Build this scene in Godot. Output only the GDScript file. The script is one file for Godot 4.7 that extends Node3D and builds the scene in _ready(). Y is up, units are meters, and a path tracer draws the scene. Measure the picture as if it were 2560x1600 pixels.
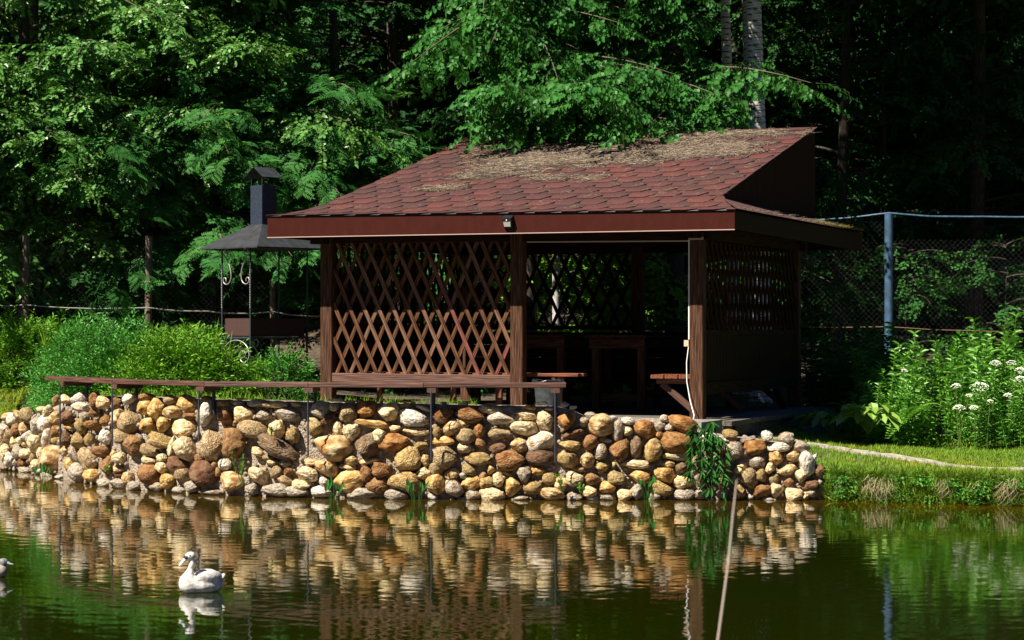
extends Node3D

const F := 5650.0
const EYE := 1.61
const TURN := -0.3735


class MB:
	var v := PackedVector3Array()
	var n := PackedVector3Array()
	var c := PackedColorArray()
	var col := Color.WHITE

	func put(p: Vector3, m: Vector3) -> void:
		v.append(p)
		n.append(m)
		c.append(col)

	func tri(a: Vector3, b: Vector3, d: Vector3) -> void:
		var m := (d - a).cross(b - a).normalized()
		put(a, m)
		put(b, m)
		put(d, m)

	func quad(a: Vector3, b: Vector3, d: Vector3, e: Vector3) -> void:
		tri(a, b, d)
		tri(a, d, e)

	func smooth(a: Vector3, b: Vector3, d: Vector3, na: Vector3, nb: Vector3, nd: Vector3) -> void:
		if (d - a).cross(b - a).dot(na + nb + nd) < 0.0:
			put(a, na)
			put(d, nd)
			put(b, nb)
		else:
			put(a, na)
			put(b, nb)
			put(d, nd)

	func tube(pts: Array, radii: Array, sides := 6, caps := false) -> void:
		var rings := []
		var norms := []
		var up := Vector3(0.13, 0.31, 0.94)
		for i in pts.size():
			var t: Vector3 = pts[mini(i + 1, pts.size() - 1)] - pts[maxi(i - 1, 0)]
			t = t.normalized()
			var x := up - t * up.dot(t)
			if x.length() < 0.05:
				x = Vector3(0.9, 0.2, 0.1) - t * Vector3(0.9, 0.2, 0.1).dot(t)
			x = x.normalized()
			up = x
			var y := t.cross(x)
			var ring := []
			var nn := []
			for k in sides:
				var a := TAU * k / sides
				var d := x * cos(a) + y * sin(a)
				nn.append(d)
				ring.append(pts[i] + d * radii[i])
			rings.append(ring)
			norms.append(nn)
		for i in pts.size() - 1:
			for k in sides:
				var l := (k + 1) % sides
				smooth(rings[i][k], rings[i + 1][k], rings[i + 1][l], norms[i][k], norms[i + 1][k], norms[i + 1][l])
				smooth(rings[i][k], rings[i + 1][l], rings[i][l], norms[i][k], norms[i + 1][l], norms[i][l])
		if caps:
			for e in [0, pts.size() - 1]:
				var t: Vector3 = (pts[1] - pts[0]).normalized() * -1.0 if e == 0 else (pts[e] - pts[e - 1]).normalized()
				for k in range(1, sides - 1):
					smooth(rings[e][0], rings[e][k], rings[e][k + 1], t, t, t)

	# a closed solid between two outlines of the same number of corners
	func solid(bottom: Array, top: Array) -> void:
		var mid := Vector3.ZERO
		for p in bottom + top:
			mid += p
		mid /= bottom.size() * 2.0
		var k := bottom.size()
		for i in k:
			var j := (i + 1) % k
			flat([bottom[i], bottom[j], top[j], top[i]], mid)
		flat(bottom, mid)
		flat(top, mid)

	func flat(p: Array, away: Vector3) -> void:
		var m: Vector3 = (p[2] - p[0]).cross(p[1] - p[0]).normalized()
		var turned: bool = m.dot(p[0] - away) < 0.0
		for i in range(1, p.size() - 1):
			if turned:
				tri(p[0], p[i + 1], p[i])
			else:
				tri(p[0], p[i], p[i + 1])

	func box(size: Vector3, at := Vector3.ZERO) -> void:
		var h := size * 0.5
		solid([at + Vector3(-h.x, -h.y, -h.z), at + Vector3(h.x, -h.y, -h.z), at + Vector3(h.x, -h.y, h.z), at + Vector3(-h.x, -h.y, h.z)], [at + Vector3(-h.x, h.y, -h.z), at + Vector3(h.x, h.y, -h.z), at + Vector3(h.x, h.y, h.z), at + Vector3(-h.x, h.y, h.z)])

	func leaf(b: Vector3, dir: Vector3, nrm: Vector3, l: float, w: float, fold := 0.25, curl := 0.1) -> void:
		var s := dir.cross(nrm).normalized()
		var u := s.cross(dir).normalized()
		var p1 := b + dir * l * 0.28 - s * w * 0.46 + u * w * fold
		var p2 := b + dir * l * 0.68 - s * w * 0.40 + u * (w * fold * 0.8 - l * curl * 0.4)
		var q1 := b + dir * l * 0.28 + s * w * 0.46 + u * w * fold
		var q2 := b + dir * l * 0.68 + s * w * 0.40 + u * (w * fold * 0.8 - l * curl * 0.4)
		var t := b + dir * l - u * l * curl
		tri(b, p1, p2)
		tri(b, p2, t)
		tri(b, t, q2)
		tri(b, q2, q1)

	func thin(b: Vector3, dir: Vector3, nrm: Vector3, l: float, w: float, fold := 0.2) -> void:
		var s := dir.cross(nrm).normalized()
		var u := s.cross(dir).normalized()
		var t := b + dir * l
		tri(b, b + dir * l * 0.42 - s * w * 0.5 + u * w * fold, t)
		tri(b, t, b + dir * l * 0.42 + s * w * 0.5 + u * w * fold)

	func mesh() -> ArrayMesh:
		var a := []
		a.resize(Mesh.ARRAY_MAX)
		a[Mesh.ARRAY_VERTEX] = v
		a[Mesh.ARRAY_NORMAL] = n
		a[Mesh.ARRAY_COLOR] = c
		var m := ArrayMesh.new()
		m.add_surface_from_arrays(Mesh.PRIMITIVE_TRIANGLES, a)
		return m


class Cloud:
	var buf := PackedFloat32Array()
	var count := 0

	func put(b: Basis, o: Vector3, t: Color) -> void:
		buf.append_array(PackedFloat32Array([b.x.x, b.y.x, b.z.x, o.x, b.x.y, b.y.y, b.z.y, o.y, b.x.z, b.y.z, b.z.z, o.z, t.r, t.g, t.b, 1.0]))
		count += 1


var rng := RandomNumberGenerator.new()
var M := {}
var T := {}
var names := {}
var noise := FastNoiseLite.new()


func rf(a: float, b: float) -> float:
	return rng.randf_range(a, b)


func rv(s := 1.0) -> Vector3:
	return Vector3(rf(-s, s), rf(-s, s), rf(-s, s))


# a spot of the photograph (2560 x 1600) at a distance in front of the camera
func spot(px: float, py: float, d: float) -> Vector3:
	return Vector3((px - 1280.0) / F * d, EYE - (py - 832.0) / F * d, -d)


func lin(r: float, g: float, b: float) -> Color:
	return Color(r, g, b).linear_to_srgb()


func numbered(called: String) -> String:
	var k: int = names.get(called, 0)
	names[called] = k + 1
	return called if k == 0 else "%s_%03d" % [called, k]


func tag(o: Node, label: String, category: String, group := "") -> Node:
	o.set_meta("label", label)
	o.set_meta("category", category)
	if group:
		o.set_meta("group", group)
	return o


func thing(called: String, label: String, category: String, at := Vector3.ZERO, turn := 0.0, group := "") -> Node3D:
	var o := Node3D.new()
	o.name = numbered(called)
	add_child(o, true)
	o.position = at
	o.rotation.y = turn
	tag(o, label, category, group)
	return o


func obj(called: String, m: Mesh, mat: Material, parent: Node = null) -> MeshInstance3D:
	var o := MeshInstance3D.new()
	o.name = called if parent else numbered(called)
	o.mesh = m
	o.material_override = mat
	(parent if parent else self).add_child(o, true)
	return o


func struct(called: String, m: Mesh, mat: Material) -> MeshInstance3D:
	var o := obj(called, m, mat)
	o.set_meta("kind", "structure")
	return o


func scatter(called: String, m: Mesh, cl: Cloud, mat: Material, parent: Node = null) -> MultiMeshInstance3D:
	var o := MultiMeshInstance3D.new()
	var mm := MultiMesh.new()
	mm.transform_format = MultiMesh.TRANSFORM_3D
	mm.use_colors = true
	mm.mesh = m
	mm.instance_count = cl.count
	mm.buffer = cl.buf
	o.multimesh = mm
	o.material_override = mat
	o.name = called if parent else numbered(called)
	o.set_meta("kind", "stuff")
	(parent if parent else self).add_child(o, true)
	return o


# a board along its own x, edges broken
func board_mesh(l: float, h: float, w: float, ch := 0.006) -> ArrayMesh:
	var b := MB.new()
	var ring := []
	for q in [[-1, -1], [1, -1], [1, 1], [-1, 1]]:
		var y: float = q[0] * h * 0.5
		var z: float = q[1] * w * 0.5
		if q[0] * q[1] > 0:
			ring.append(Vector2(y, z - q[1] * ch))
			ring.append(Vector2(y - q[0] * ch, z))
		else:
			ring.append(Vector2(y - q[0] * ch, z))
			ring.append(Vector2(y, z - q[1] * ch))
	var lo := []
	var hi := []
	for r in ring:
		lo.append(Vector3(-l * 0.5, r.x, r.y))
		hi.append(Vector3(l * 0.5, r.x, r.y))
	b.solid(lo, hi)
	return b.mesh()


# a board from a to b; «side» is the way its height points
func board(called: String, a: Vector3, b: Vector3, h: float, w: float, side: Vector3, mat: Material, parent: Node, ch := 0.006) -> MeshInstance3D:
	var x := (b - a).normalized()
	var y := (side - x * side.dot(x)).normalized()
	var o := obj(called, board_mesh((b - a).length(), h, w, ch), mat, parent)
	o.transform = Transform3D(Basis(x, y, x.cross(y)), (a + b) * 0.5)
	return o


func material(color: Color, rough := 0.8, tex: Texture2D = null, scale := Vector3.ONE, bump: Texture2D = null, depth := 1.0, world := false) -> StandardMaterial3D:
	var m := StandardMaterial3D.new()
	m.albedo_color = color
	m.roughness = rough
	if tex or bump:
		m.uv1_triplanar = true
		m.uv1_world_triplanar = world
		m.uv1_scale = scale
		m.uv1_triplanar_sharpness = 4.0
	if tex:
		m.albedo_texture = tex
	if bump:
		m.heightmap_enabled = true
		m.heightmap_texture = bump
		m.heightmap_scale = depth
	return m


func leafy(color: Color, rough := 0.42, through := 0.45) -> StandardMaterial3D:
	var m := StandardMaterial3D.new()
	m.albedo_color = color
	m.roughness = rough
	m.vertex_color_use_as_albedo = true
	m.metallic_specular = 0.5
	m.cull_mode = BaseMaterial3D.CULL_DISABLED
	m.backlight_enabled = true
	m.backlight = lin(through * 0.9, through, through * 0.35)
	return m


# grey noise between lo and hi, laid over a second, coarser one
func noise_tex(size: int, freq: float, oct: int, lo: float, hi: float, sd: int, tint := Color(1, 1, 1), dark := Color(0, 0, 0), kind := 0) -> ImageTexture:
	var f := FastNoiseLite.new()
	f.seed = sd
	f.frequency = freq
	f.fractal_octaves = oct
	f.noise_type = FastNoiseLite.TYPE_SIMPLEX_SMOOTH if kind == 0 else FastNoiseLite.TYPE_CELLULAR
	var im := f.get_seamless_image(size, size)
	var out := Image.create(size, size, false, Image.FORMAT_RGB8)
	for y in size:
		for x in size:
			var t := lerpf(lo, hi, clampf(im.get_pixel(x, y).r, 0, 1))
			out.set_pixel(x, y, dark.lerp(tint, clampf(t, 0, 1)))
	return ImageTexture.create_from_image(out)


# painted sheet metal: faint streaks, a few droppings and specks
func speckled() -> ImageTexture:
	var f := FastNoiseLite.new()
	f.seed = 41
	f.frequency = 0.012
	f.fractal_octaves = 4
	var r := RandomNumberGenerator.new()
	r.seed = 43
	var im := Image.create(512, 512, false, Image.FORMAT_RGB8)
	for y in 512:
		for x in 512:
			var t := 0.80 + 0.07 * f.get_noise_2d(x * 2.5, y * 0.6) + 0.05 * f.get_noise_2d(x * 9.0, y * 9.0)
			im.set_pixel(x, y, Color(t, t, t))
	for i in 90:
		var x := r.randi_range(0, 508)
		var y := r.randi_range(0, 500)
		im.fill_rect(Rect2i(x, y, r.randi_range(1, 3), r.randi_range(1, 5)), Color(1.0, 1.0, 1.0) if i % 3 else Color(0.45, 0.45, 0.45))
	return ImageTexture.create_from_image(im)


func water_normals(size: int, metres: float) -> ImageTexture:
	var r := RandomNumberGenerator.new()
	r.seed = 7
	var waves := []
	for i in 46:
		var k := 0.0
		var kx := 0
		var kz := 0
		while k < 5.0 or k > 70.0:
			var reach := 14 if i < 16 else 60
			kx = roundi(r.randf_range(-reach, reach) * 0.75)
			kz = roundi(r.randf_range(-reach, reach))
			k = sqrt(kx * kx + kz * kz)
		waves.append([kx, kz, r.randf() * TAU, 1.0 / pow(k, 0.35) / k])
	var data := PackedFloat32Array()
	data.resize(size * size * 3)
	var at := 0
	for y in size:
		for x in size:
			var sx := 0.0
			var sz := 0.0
			for w in waves:
				var c: float = cos(TAU * (w[0] * x + w[1] * y) / size + w[2]) * w[3]
				sx += c * w[0]
				sz += c * w[1]
			data[at] = 0.5 + sx * 0.0013
			data[at + 1] = 0.5 + sz * 0.0013
			data[at + 2] = 1.0
			at += 3
	return ImageTexture.create_from_image(Image.create_from_data(size, size, false, Image.FORMAT_RGBF, data.to_byte_array()))


func make_materials() -> void:
	T.mottle = noise_tex(256, 0.014, 5, 0.3, 1.25, 3, Color(1, 1, 1), Color(0.60, 0.50, 0.40))
	T.stain = noise_tex(256, 0.012, 5, -0.05, 1.35, 31, Color(1, 1, 1), Color(0.66, 0.47, 0.24))
	T.blotch = noise_tex(256, 0.020, 4, 0.0, 1.3, 37, Color(1.0, 0.98, 0.95), Color(0.62, 0.52, 0.42))
	T.fine = noise_tex(256, 0.06, 4, 0.1, 1.1, 5, Color(1, 1, 1), Color(0.60, 0.56, 0.52))
	T.bump = noise_tex(256, 0.02, 6, 0.0, 1.0, 9)
	T.pits = noise_tex(256, 0.05, 5, 0.0, 1.0, 11)
	T.grain = noise_tex(256, 0.02, 5, -0.1, 1.15, 13, Color(1, 1, 1), Color(0.42, 0.36, 0.32))
	T.birch = noise_tex(256, 0.016, 4, -1.0, 3.6, 21, Color(1, 1, 1), Color(0.12, 0.11, 0.10))
	T.grit = noise_tex(256, 0.12, 3, 0.0, 1.2, 17, Color(1, 1, 1), Color(0.52, 0.50, 0.50))
	var g := Vector3(0.5, 9, 9)
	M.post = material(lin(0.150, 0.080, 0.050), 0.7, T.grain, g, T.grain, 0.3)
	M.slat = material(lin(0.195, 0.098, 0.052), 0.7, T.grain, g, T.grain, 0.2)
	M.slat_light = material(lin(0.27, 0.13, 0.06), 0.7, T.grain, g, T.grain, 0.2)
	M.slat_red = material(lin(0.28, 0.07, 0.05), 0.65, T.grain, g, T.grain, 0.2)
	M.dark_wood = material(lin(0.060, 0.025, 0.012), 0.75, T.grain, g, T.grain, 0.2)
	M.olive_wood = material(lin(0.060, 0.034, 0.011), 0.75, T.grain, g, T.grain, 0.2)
	M.seat = material(lin(0.30, 0.085, 0.03), 0.55, T.grain, g, T.grain, 0.2)
	for w in ["dark_wood", "olive_wood", "post", "slat"]:
		M[w].metallic_specular = 0.2
	M.bench = material(lin(0.155, 0.068, 0.045), 0.6, T.grain, Vector3(0.4, 14, 14), T.grain, 0.3)
	M.bench_light = material(lin(0.19, 0.088, 0.06), 0.6, T.grain, Vector3(0.4, 14, 14), T.grain, 0.3)
	M.fascia = material(lin(0.072, 0.0145, 0.0088), 0.38, speckled(), Vector3(0.5, 0.9, 0.5))
	M.fascia.metallic_specular = 0.3
	M.lip = material(lin(0.42, 0.30, 0.26), 0.4)
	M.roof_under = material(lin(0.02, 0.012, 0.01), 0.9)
	M.skirt = material(lin(0.12, 0.04, 0.035), 0.95, T.grit, Vector3(6, 6, 6))
	M.starter = material(lin(0.105, 0.11, 0.11), 0.95, T.grit, Vector3(6, 6, 6))
	M.black = material(lin(0.018, 0.019, 0.022), 0.45, T.fine, Vector3(3, 3, 3))
	M.hood = material(lin(0.036, 0.040, 0.050), 0.48, T.mottle, Vector3(1.6, 1.6, 1.6))
	M.flue = material(lin(0.035, 0.050, 0.085), 0.42, T.fine, Vector3(2, 2, 2))
	M.iron = material(lin(0.03, 0.035, 0.05), 0.5)
	M.twisted = material(lin(0.10, 0.105, 0.115), 0.4)
	M.twisted.metallic = 0.5
	M.bright_iron = material(lin(0.42, 0.40, 0.37), 0.38)
	M.bright_iron.metallic = 0.5
	M.grill = material(lin(0.085, 0.042, 0.036), 0.6, T.fine, Vector3(3, 3, 3))
	M.mortar = material(lin(0.36, 0.31, 0.25), 0.95, T.mottle, Vector3(2.6, 2.6, 2.6), T.pits, 2.0, true)
	M.concrete = material(lin(0.26, 0.25, 0.23), 0.95, T.mottle, Vector3(1.2, 1.2, 1.2), T.pits, 0.8, true)
	M.old_block = material(lin(0.13, 0.12, 0.10), 0.95, T.mottle, Vector3(3, 3, 3), T.pits, 0.8)
	M.paving = material(lin(0.40, 0.37, 0.32), 0.95, T.mottle, Vector3(2, 2, 2), T.pits, 0.6)
	M.blue_pole = material(lin(0.05, 0.11, 0.20), 0.45, T.mottle, Vector3(3, 1.2, 3))
	M.grey_pole = material(lin(0.50, 0.50, 0.52), 0.6, T.mottle, Vector3(4, 1.5, 4))
	M.wood_pole = material(lin(0.24, 0.19, 0.15), 0.85, T.grain, Vector3(9, 0.6, 9), T.grain, 0.4)
	M.wire = material(lin(0.13, 0.13, 0.135), 0.5)
	M.wire.metallic = 0.4
	M.rust = material(lin(0.22, 0.11, 0.06), 0.7)
	M.white = material(lin(0.78, 0.78, 0.76), 0.5)
	M.plug = material(lin(0.55, 0.40, 0.28), 0.6)
	M.bark = material(lin(0.10, 0.085, 0.07), 0.9, T.grain, Vector3(6, 1, 6), T.grain, 1.0)
	M.birch = material(lin(0.62, 0.60, 0.56), 0.8, T.birch, Vector3(1.2, 6, 1.2))
	M.twig = material(lin(0.11, 0.085, 0.062), 0.85)
	M.plastic = material(lin(0.055, 0.065, 0.075), 0.4, T.mottle, Vector3(3, 3, 3))
	M.bag = material(lin(0.02, 0.02, 0.022), 0.25)
	M.lamp_face = material(lin(0.45, 0.46, 0.42), 0.25)
	M.plum = leafy(lin(0.105, 0.262, 0.056), 0.38)
	M.rowan = leafy(lin(0.045, 0.175, 0.034), 0.55)
	M.rowan.metallic_specular = 0.25
	M.plum.metallic_specular = 0.42
	M.aspen = leafy(lin(0.040, 0.155, 0.030), 0.40)
	M.aspen.metallic_specular = 0.22
	M.forest = leafy(lin(0.022, 0.095, 0.020), 0.6)
	M.forest.metallic_specular = 0.3
	M.herb = leafy(lin(0.13, 0.33, 0.042), 0.45)
	M.lime = leafy(lin(0.17, 0.40, 0.030), 0.5)
	M.lime.metallic_specular = 0.35
	M.small = leafy(lin(0.085, 0.30, 0.045), 0.5)
	M.small.metallic_specular = 0.35
	M.hosta = leafy(lin(0.22, 0.38, 0.06), 0.45)
	M.grass = leafy(lin(0.185, 0.31, 0.036), 0.7)
	M.grass.metallic_specular = 0.25
	M.straw = leafy(lin(0.42, 0.33, 0.20), 0.8, 0.2)
	M.petal = leafy(lin(0.80, 0.82, 0.76), 0.7, 0.2)
	M.litter = leafy(lin(0.27, 0.215, 0.162), 0.9, 0.05)
	M.moss = leafy(lin(0.25, 0.21, 0.03), 0.9, 0.05)
	M.ground = material(Color.WHITE, 0.95, T.mottle, Vector3(0.8, 0.8, 0.8), T.pits, 2.0, true)
	M.ground.vertex_color_use_as_albedo = true


# ---------------------------------------------------------------- ground, water, wall
var GP := [
	[-8.6, -28.2, 0.9], [-5.7, -26.9, 0.60], [-6.6, -27.2, 0.60], [-5.6, -28.0, 0.92], [-6.8, -28.2, 0.94], [-4.7, -26, 0.88], [-3, -24, 0.88], [-1, -23, 0.84], [0.5, -23, 0.74], [1.7, -23.2, 0.62], [2.5, -23, 0.42], [3.0, -22.6, 0.30],
	[3.3, -22, 0.25], [5, -22.3, 0.25], [7, -22, 0.25], [5, -26, 0.28], [3.9, -27, 0.34], [7, -28, 0.42], [6, -31, 0.58], [0, -24.8, 0.62], [2, -26, 0.56], [-2, -26.5, 0.66], [1, -30, 0.74],
	[0, -29, 0.74], [-4, -29, 0.92], [-8, -31, 1.0], [0, -34, 1.1], [6, -36, 0.9], [-10, -38, 1.5], [10, -40, 1.4], [0, -42, 2.0], [-20, -30, 1.0], [20, -26, 0.5],
]


func shore(x: float) -> float:
	if x > 3.0:
		return lerpf(-21.72, -20.2, (x - 3.04) / 4.0)
	if x < -6.0:
		return -27.0 + (x + 6.0) * 0.1
	return -wall_d(1280.0 + x * F / 23.0) - 0.3


func gh(x: float, z: float) -> float:
	if z > -7.0:
		return 0.3 + 0.02 * (z + 7.0) if z > -6.0 else lerpf(-0.6, 0.3, z + 7.0)
	if z > shore(x):
		return -0.75
	var sw := 0.0
	var sh := 0.0
	for p in GP:
		var d: float = (p[0] - x) * (p[0] - x) + (p[1] - z) * (p[1] - z)
		var w := 1.0 / (d * d + 0.02)
		sw += w
		sh += w * p[2]
	var h := sh / sw
	if z < -42.0:
		h += (-42.0 - z) * 0.04
	return h + noise.get_noise_2d(x * 60, z * 60) * 0.03


func make_ground() -> void:
	var xs := []
	var zs := []
	var x := -70.0
	while x <= 70.0:
		xs.append(x)
		x += 0.125 if x >= -9.0 and x < 9.0 else 0.5 if absf(x) < 16.0 else 4.5
	var z := 12.0
	while z >= -110.0:
		zs.append(z)
		z -= 0.125 if z <= -20.0 and z > -29.0 else 0.5 if z > -46.0 and z <= -28.0 else 3.0 if z < -29.0 else 1.0
	var a := []
	a.resize(Mesh.ARRAY_MAX)
	var v := PackedVector3Array()
	var c := PackedColorArray()
	var n := PackedVector3Array()
	for zz in zs:
		for xx in xs:
			v.append(Vector3(xx, gh(xx, zz), zz))
			var lawn := clampf((xx - 2.4) * 1.5, 0, 1) * clampf((zz + 27.5) * 0.7, 0, 1)
			lawn = maxf(lawn, clampf((-4.4 - xx) * 2.0, 0, 1) * clampf((zz + 28.5) * 1.0, 0, 1))
			c.append(Color(0.085, 0.066, 0.042).lerp(Color(0.085, 0.12, 0.025), lawn))
	var w := xs.size()
	for j in zs.size():
		for i in w:
			var l: Vector3 = v[j * w + maxi(i - 1, 0)]
			var r: Vector3 = v[j * w + mini(i + 1, w - 1)]
			var f: Vector3 = v[maxi(j - 1, 0) * w + i]
			var b: Vector3 = v[mini(j + 1, zs.size() - 1) * w + i]
			n.append((r - l).cross(b - f).normalized() * 1.0)
	var idx := PackedInt32Array()
	for j in zs.size() - 1:
		for i in w - 1:
			var p := j * w + i
			idx.append_array(PackedInt32Array([p, p + w, p + 1, p + 1, p + w, p + w + 1]))
	for i in n.size():
		if n[i].y < 0:
			n[i] = -n[i]
	a[Mesh.ARRAY_VERTEX] = v
	a[Mesh.ARRAY_NORMAL] = n
	a[Mesh.ARRAY_COLOR] = c
	a[Mesh.ARRAY_INDEX] = idx
	var m := ArrayMesh.new()
	m.add_surface_from_arrays(Mesh.PRIMITIVE_TRIANGLES, a)
	struct("ground", m, M.ground)


func make_water() -> void:
	var m := MB.new()
	var xs := []
	var x := -36.0
	while x <= 36.0:
		xs.append(x)
		x += 0.25 if absf(x) < 8 else 4.0
	var zs := [-6.0, -10.0, -14.0, -17.0, -19.0]
	var z := -19.25
	while z >= -28.0:
		zs.append(z)
		z -= 0.25
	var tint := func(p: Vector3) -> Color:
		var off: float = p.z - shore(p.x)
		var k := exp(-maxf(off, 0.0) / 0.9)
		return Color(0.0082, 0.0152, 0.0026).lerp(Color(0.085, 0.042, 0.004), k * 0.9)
	for j in zs.size() - 1:
		for i in xs.size() - 1:
			var q := [Vector3(xs[i], 0, zs[j]), Vector3(xs[i], 0, zs[j + 1]), Vector3(xs[i + 1], 0, zs[j + 1]), Vector3(xs[i + 1], 0, zs[j])]
			for k in [0, 1, 2, 0, 2, 3]:
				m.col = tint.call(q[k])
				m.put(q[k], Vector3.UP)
	var w := StandardMaterial3D.new()
	w.vertex_color_use_as_albedo = true
	w.roughness = 0.035
	w.metallic_specular = 0.5
	w.uv1_triplanar = true
	w.uv1_world_triplanar = true
	w.uv1_scale = Vector3(0.42, 0.42, 0.42)
	w.normal_enabled = true
	w.normal_scale = 1.0
	w.normal_texture = water_normals(320, 2.4)
	struct("pond_water", m.mesh(), w)


# distance of the wall's face from the camera plane, and the height of its top, along the photograph
var WD := [[-500, 29.0], [-60, 26.9], [0, 26.5], [90, 25.9], [165, 24.6], [240, 23.85], [320, 23.15], [500, 22.5], [700, 22.1], [1000, 21.85], [1400, 21.75], [1800, 21.75], [2600, 21.75]]
var WT := [[-60, 0.52], [0, 0.56], [40, 0.63], [100, 0.74], [140, 0.86], [165, 0.92], [300, 0.945], [500, 0.94], [800, 0.93], [1000, 0.92], [1390, 0.895], [1440, 0.85], [1480, 0.77], [1660, 0.77], [1750, 0.65], [1900, 0.58], [1990, 0.53], [2030, 0.43], [2055, 0.28], [2072, 0.12], [2085, -0.02]]


func along(t: Array, x: float) -> float:
	for i in t.size() - 1:
		if x <= t[i + 1][0]:
			return lerpf(t[i][1], t[i + 1][1], clampf((x - t[i][0]) / (t[i + 1][0] - t[i][0]), 0, 1))
	return t[-1][1]


func wall_d(px: float) -> float:
	return (along(WD, px - 30) + along(WD, px) * 2.0 + along(WD, px + 30)) * 0.25


func stone_shapes() -> Array:
	var out := []
	for k in 14:
		var r := RandomNumberGenerator.new()
		r.seed = 100 + k
		var f := FastNoiseLite.new()
		f.seed = k
		f.frequency = 0.9
		f.fractal_octaves = 2
		var cuts := []
		for i in (4 if k % 3 == 0 else 9 if k % 3 == 1 else 13):
			var d := Vector3(r.randf_range(-1, 1), r.randf_range(-1, 1), r.randf_range(-0.4, 1)).normalized()
			cuts.append([d, r.randf_range(0.60, 0.88)])
		var p := [Vector3(0, 1, 0)]
		var n := 11
		var rings := 8
		for j in range(1, rings):
			for i in n:
				var a := TAU * (i + 0.5 * (j % 2)) / n
				var e := PI * j / rings
				p.append(Vector3(sin(e) * cos(a), cos(e), sin(e) * sin(a)))
		p.append(Vector3(0, -1, 0))
		for i in p.size():
			var q: Vector3 = p[i]
			var s := pow(pow(absf(q.x), 2.5) + pow(absf(q.y), 2.5) + pow(absf(q.z), 2.5), -1.0 / 2.5)
			q *= s * (1.0 + 0.16 * f.get_noise_3d(q.x, q.y, q.z))
			for cut in cuts:
				var over: float = q.dot(cut[0]) - cut[1]
				if over > 0:
					q -= cut[0] * over * 0.92
			q *= 1.06 + 0.035 * f.get_noise_3d(q.x * 5, q.y * 5, q.z * 5)
			p[i] = q
		var tris := []
		for i in n:
			tris.append([0, 1 + i, 1 + (i + 1) % n])
			var b := 1 + (rings - 2) * n
			tris.append([p.size() - 1, b + (i + 1) % n, b + i])
		for j in rings - 2:
			for i in n:
				var a0 := 1 + j * n + i
				var a1 := 1 + j * n + (i + 1) % n
				var b0 := a0 + n
				var b1 := a1 + n
				if j % 2 == 0:
					tris.append([a0, b0, a1])
					tris.append([a1, b0, b1])
				else:
					tris.append([a0, b0, b1])
					tris.append([a0, b1, a1])
		var nn := []
		nn.resize(p.size())
		nn.fill(Vector3.ZERO)
		for t in tris:
			var m: Vector3 = (p[t[2]] - p[t[0]]).cross(p[t[1]] - p[t[0]])
			if m.dot(p[t[0]] + p[t[1]] + p[t[2]]) < 0:
				m = -m
			for q in t:
				nn[q] += m
		var b2 := MB.new()
		for t in tris:
			b2.smooth(p[t[0]], p[t[1]], p[t[2]], nn[t[0]].normalized(), nn[t[1]].normalized(), nn[t[2]].normalized())
		out.append(b2)
	return out


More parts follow.
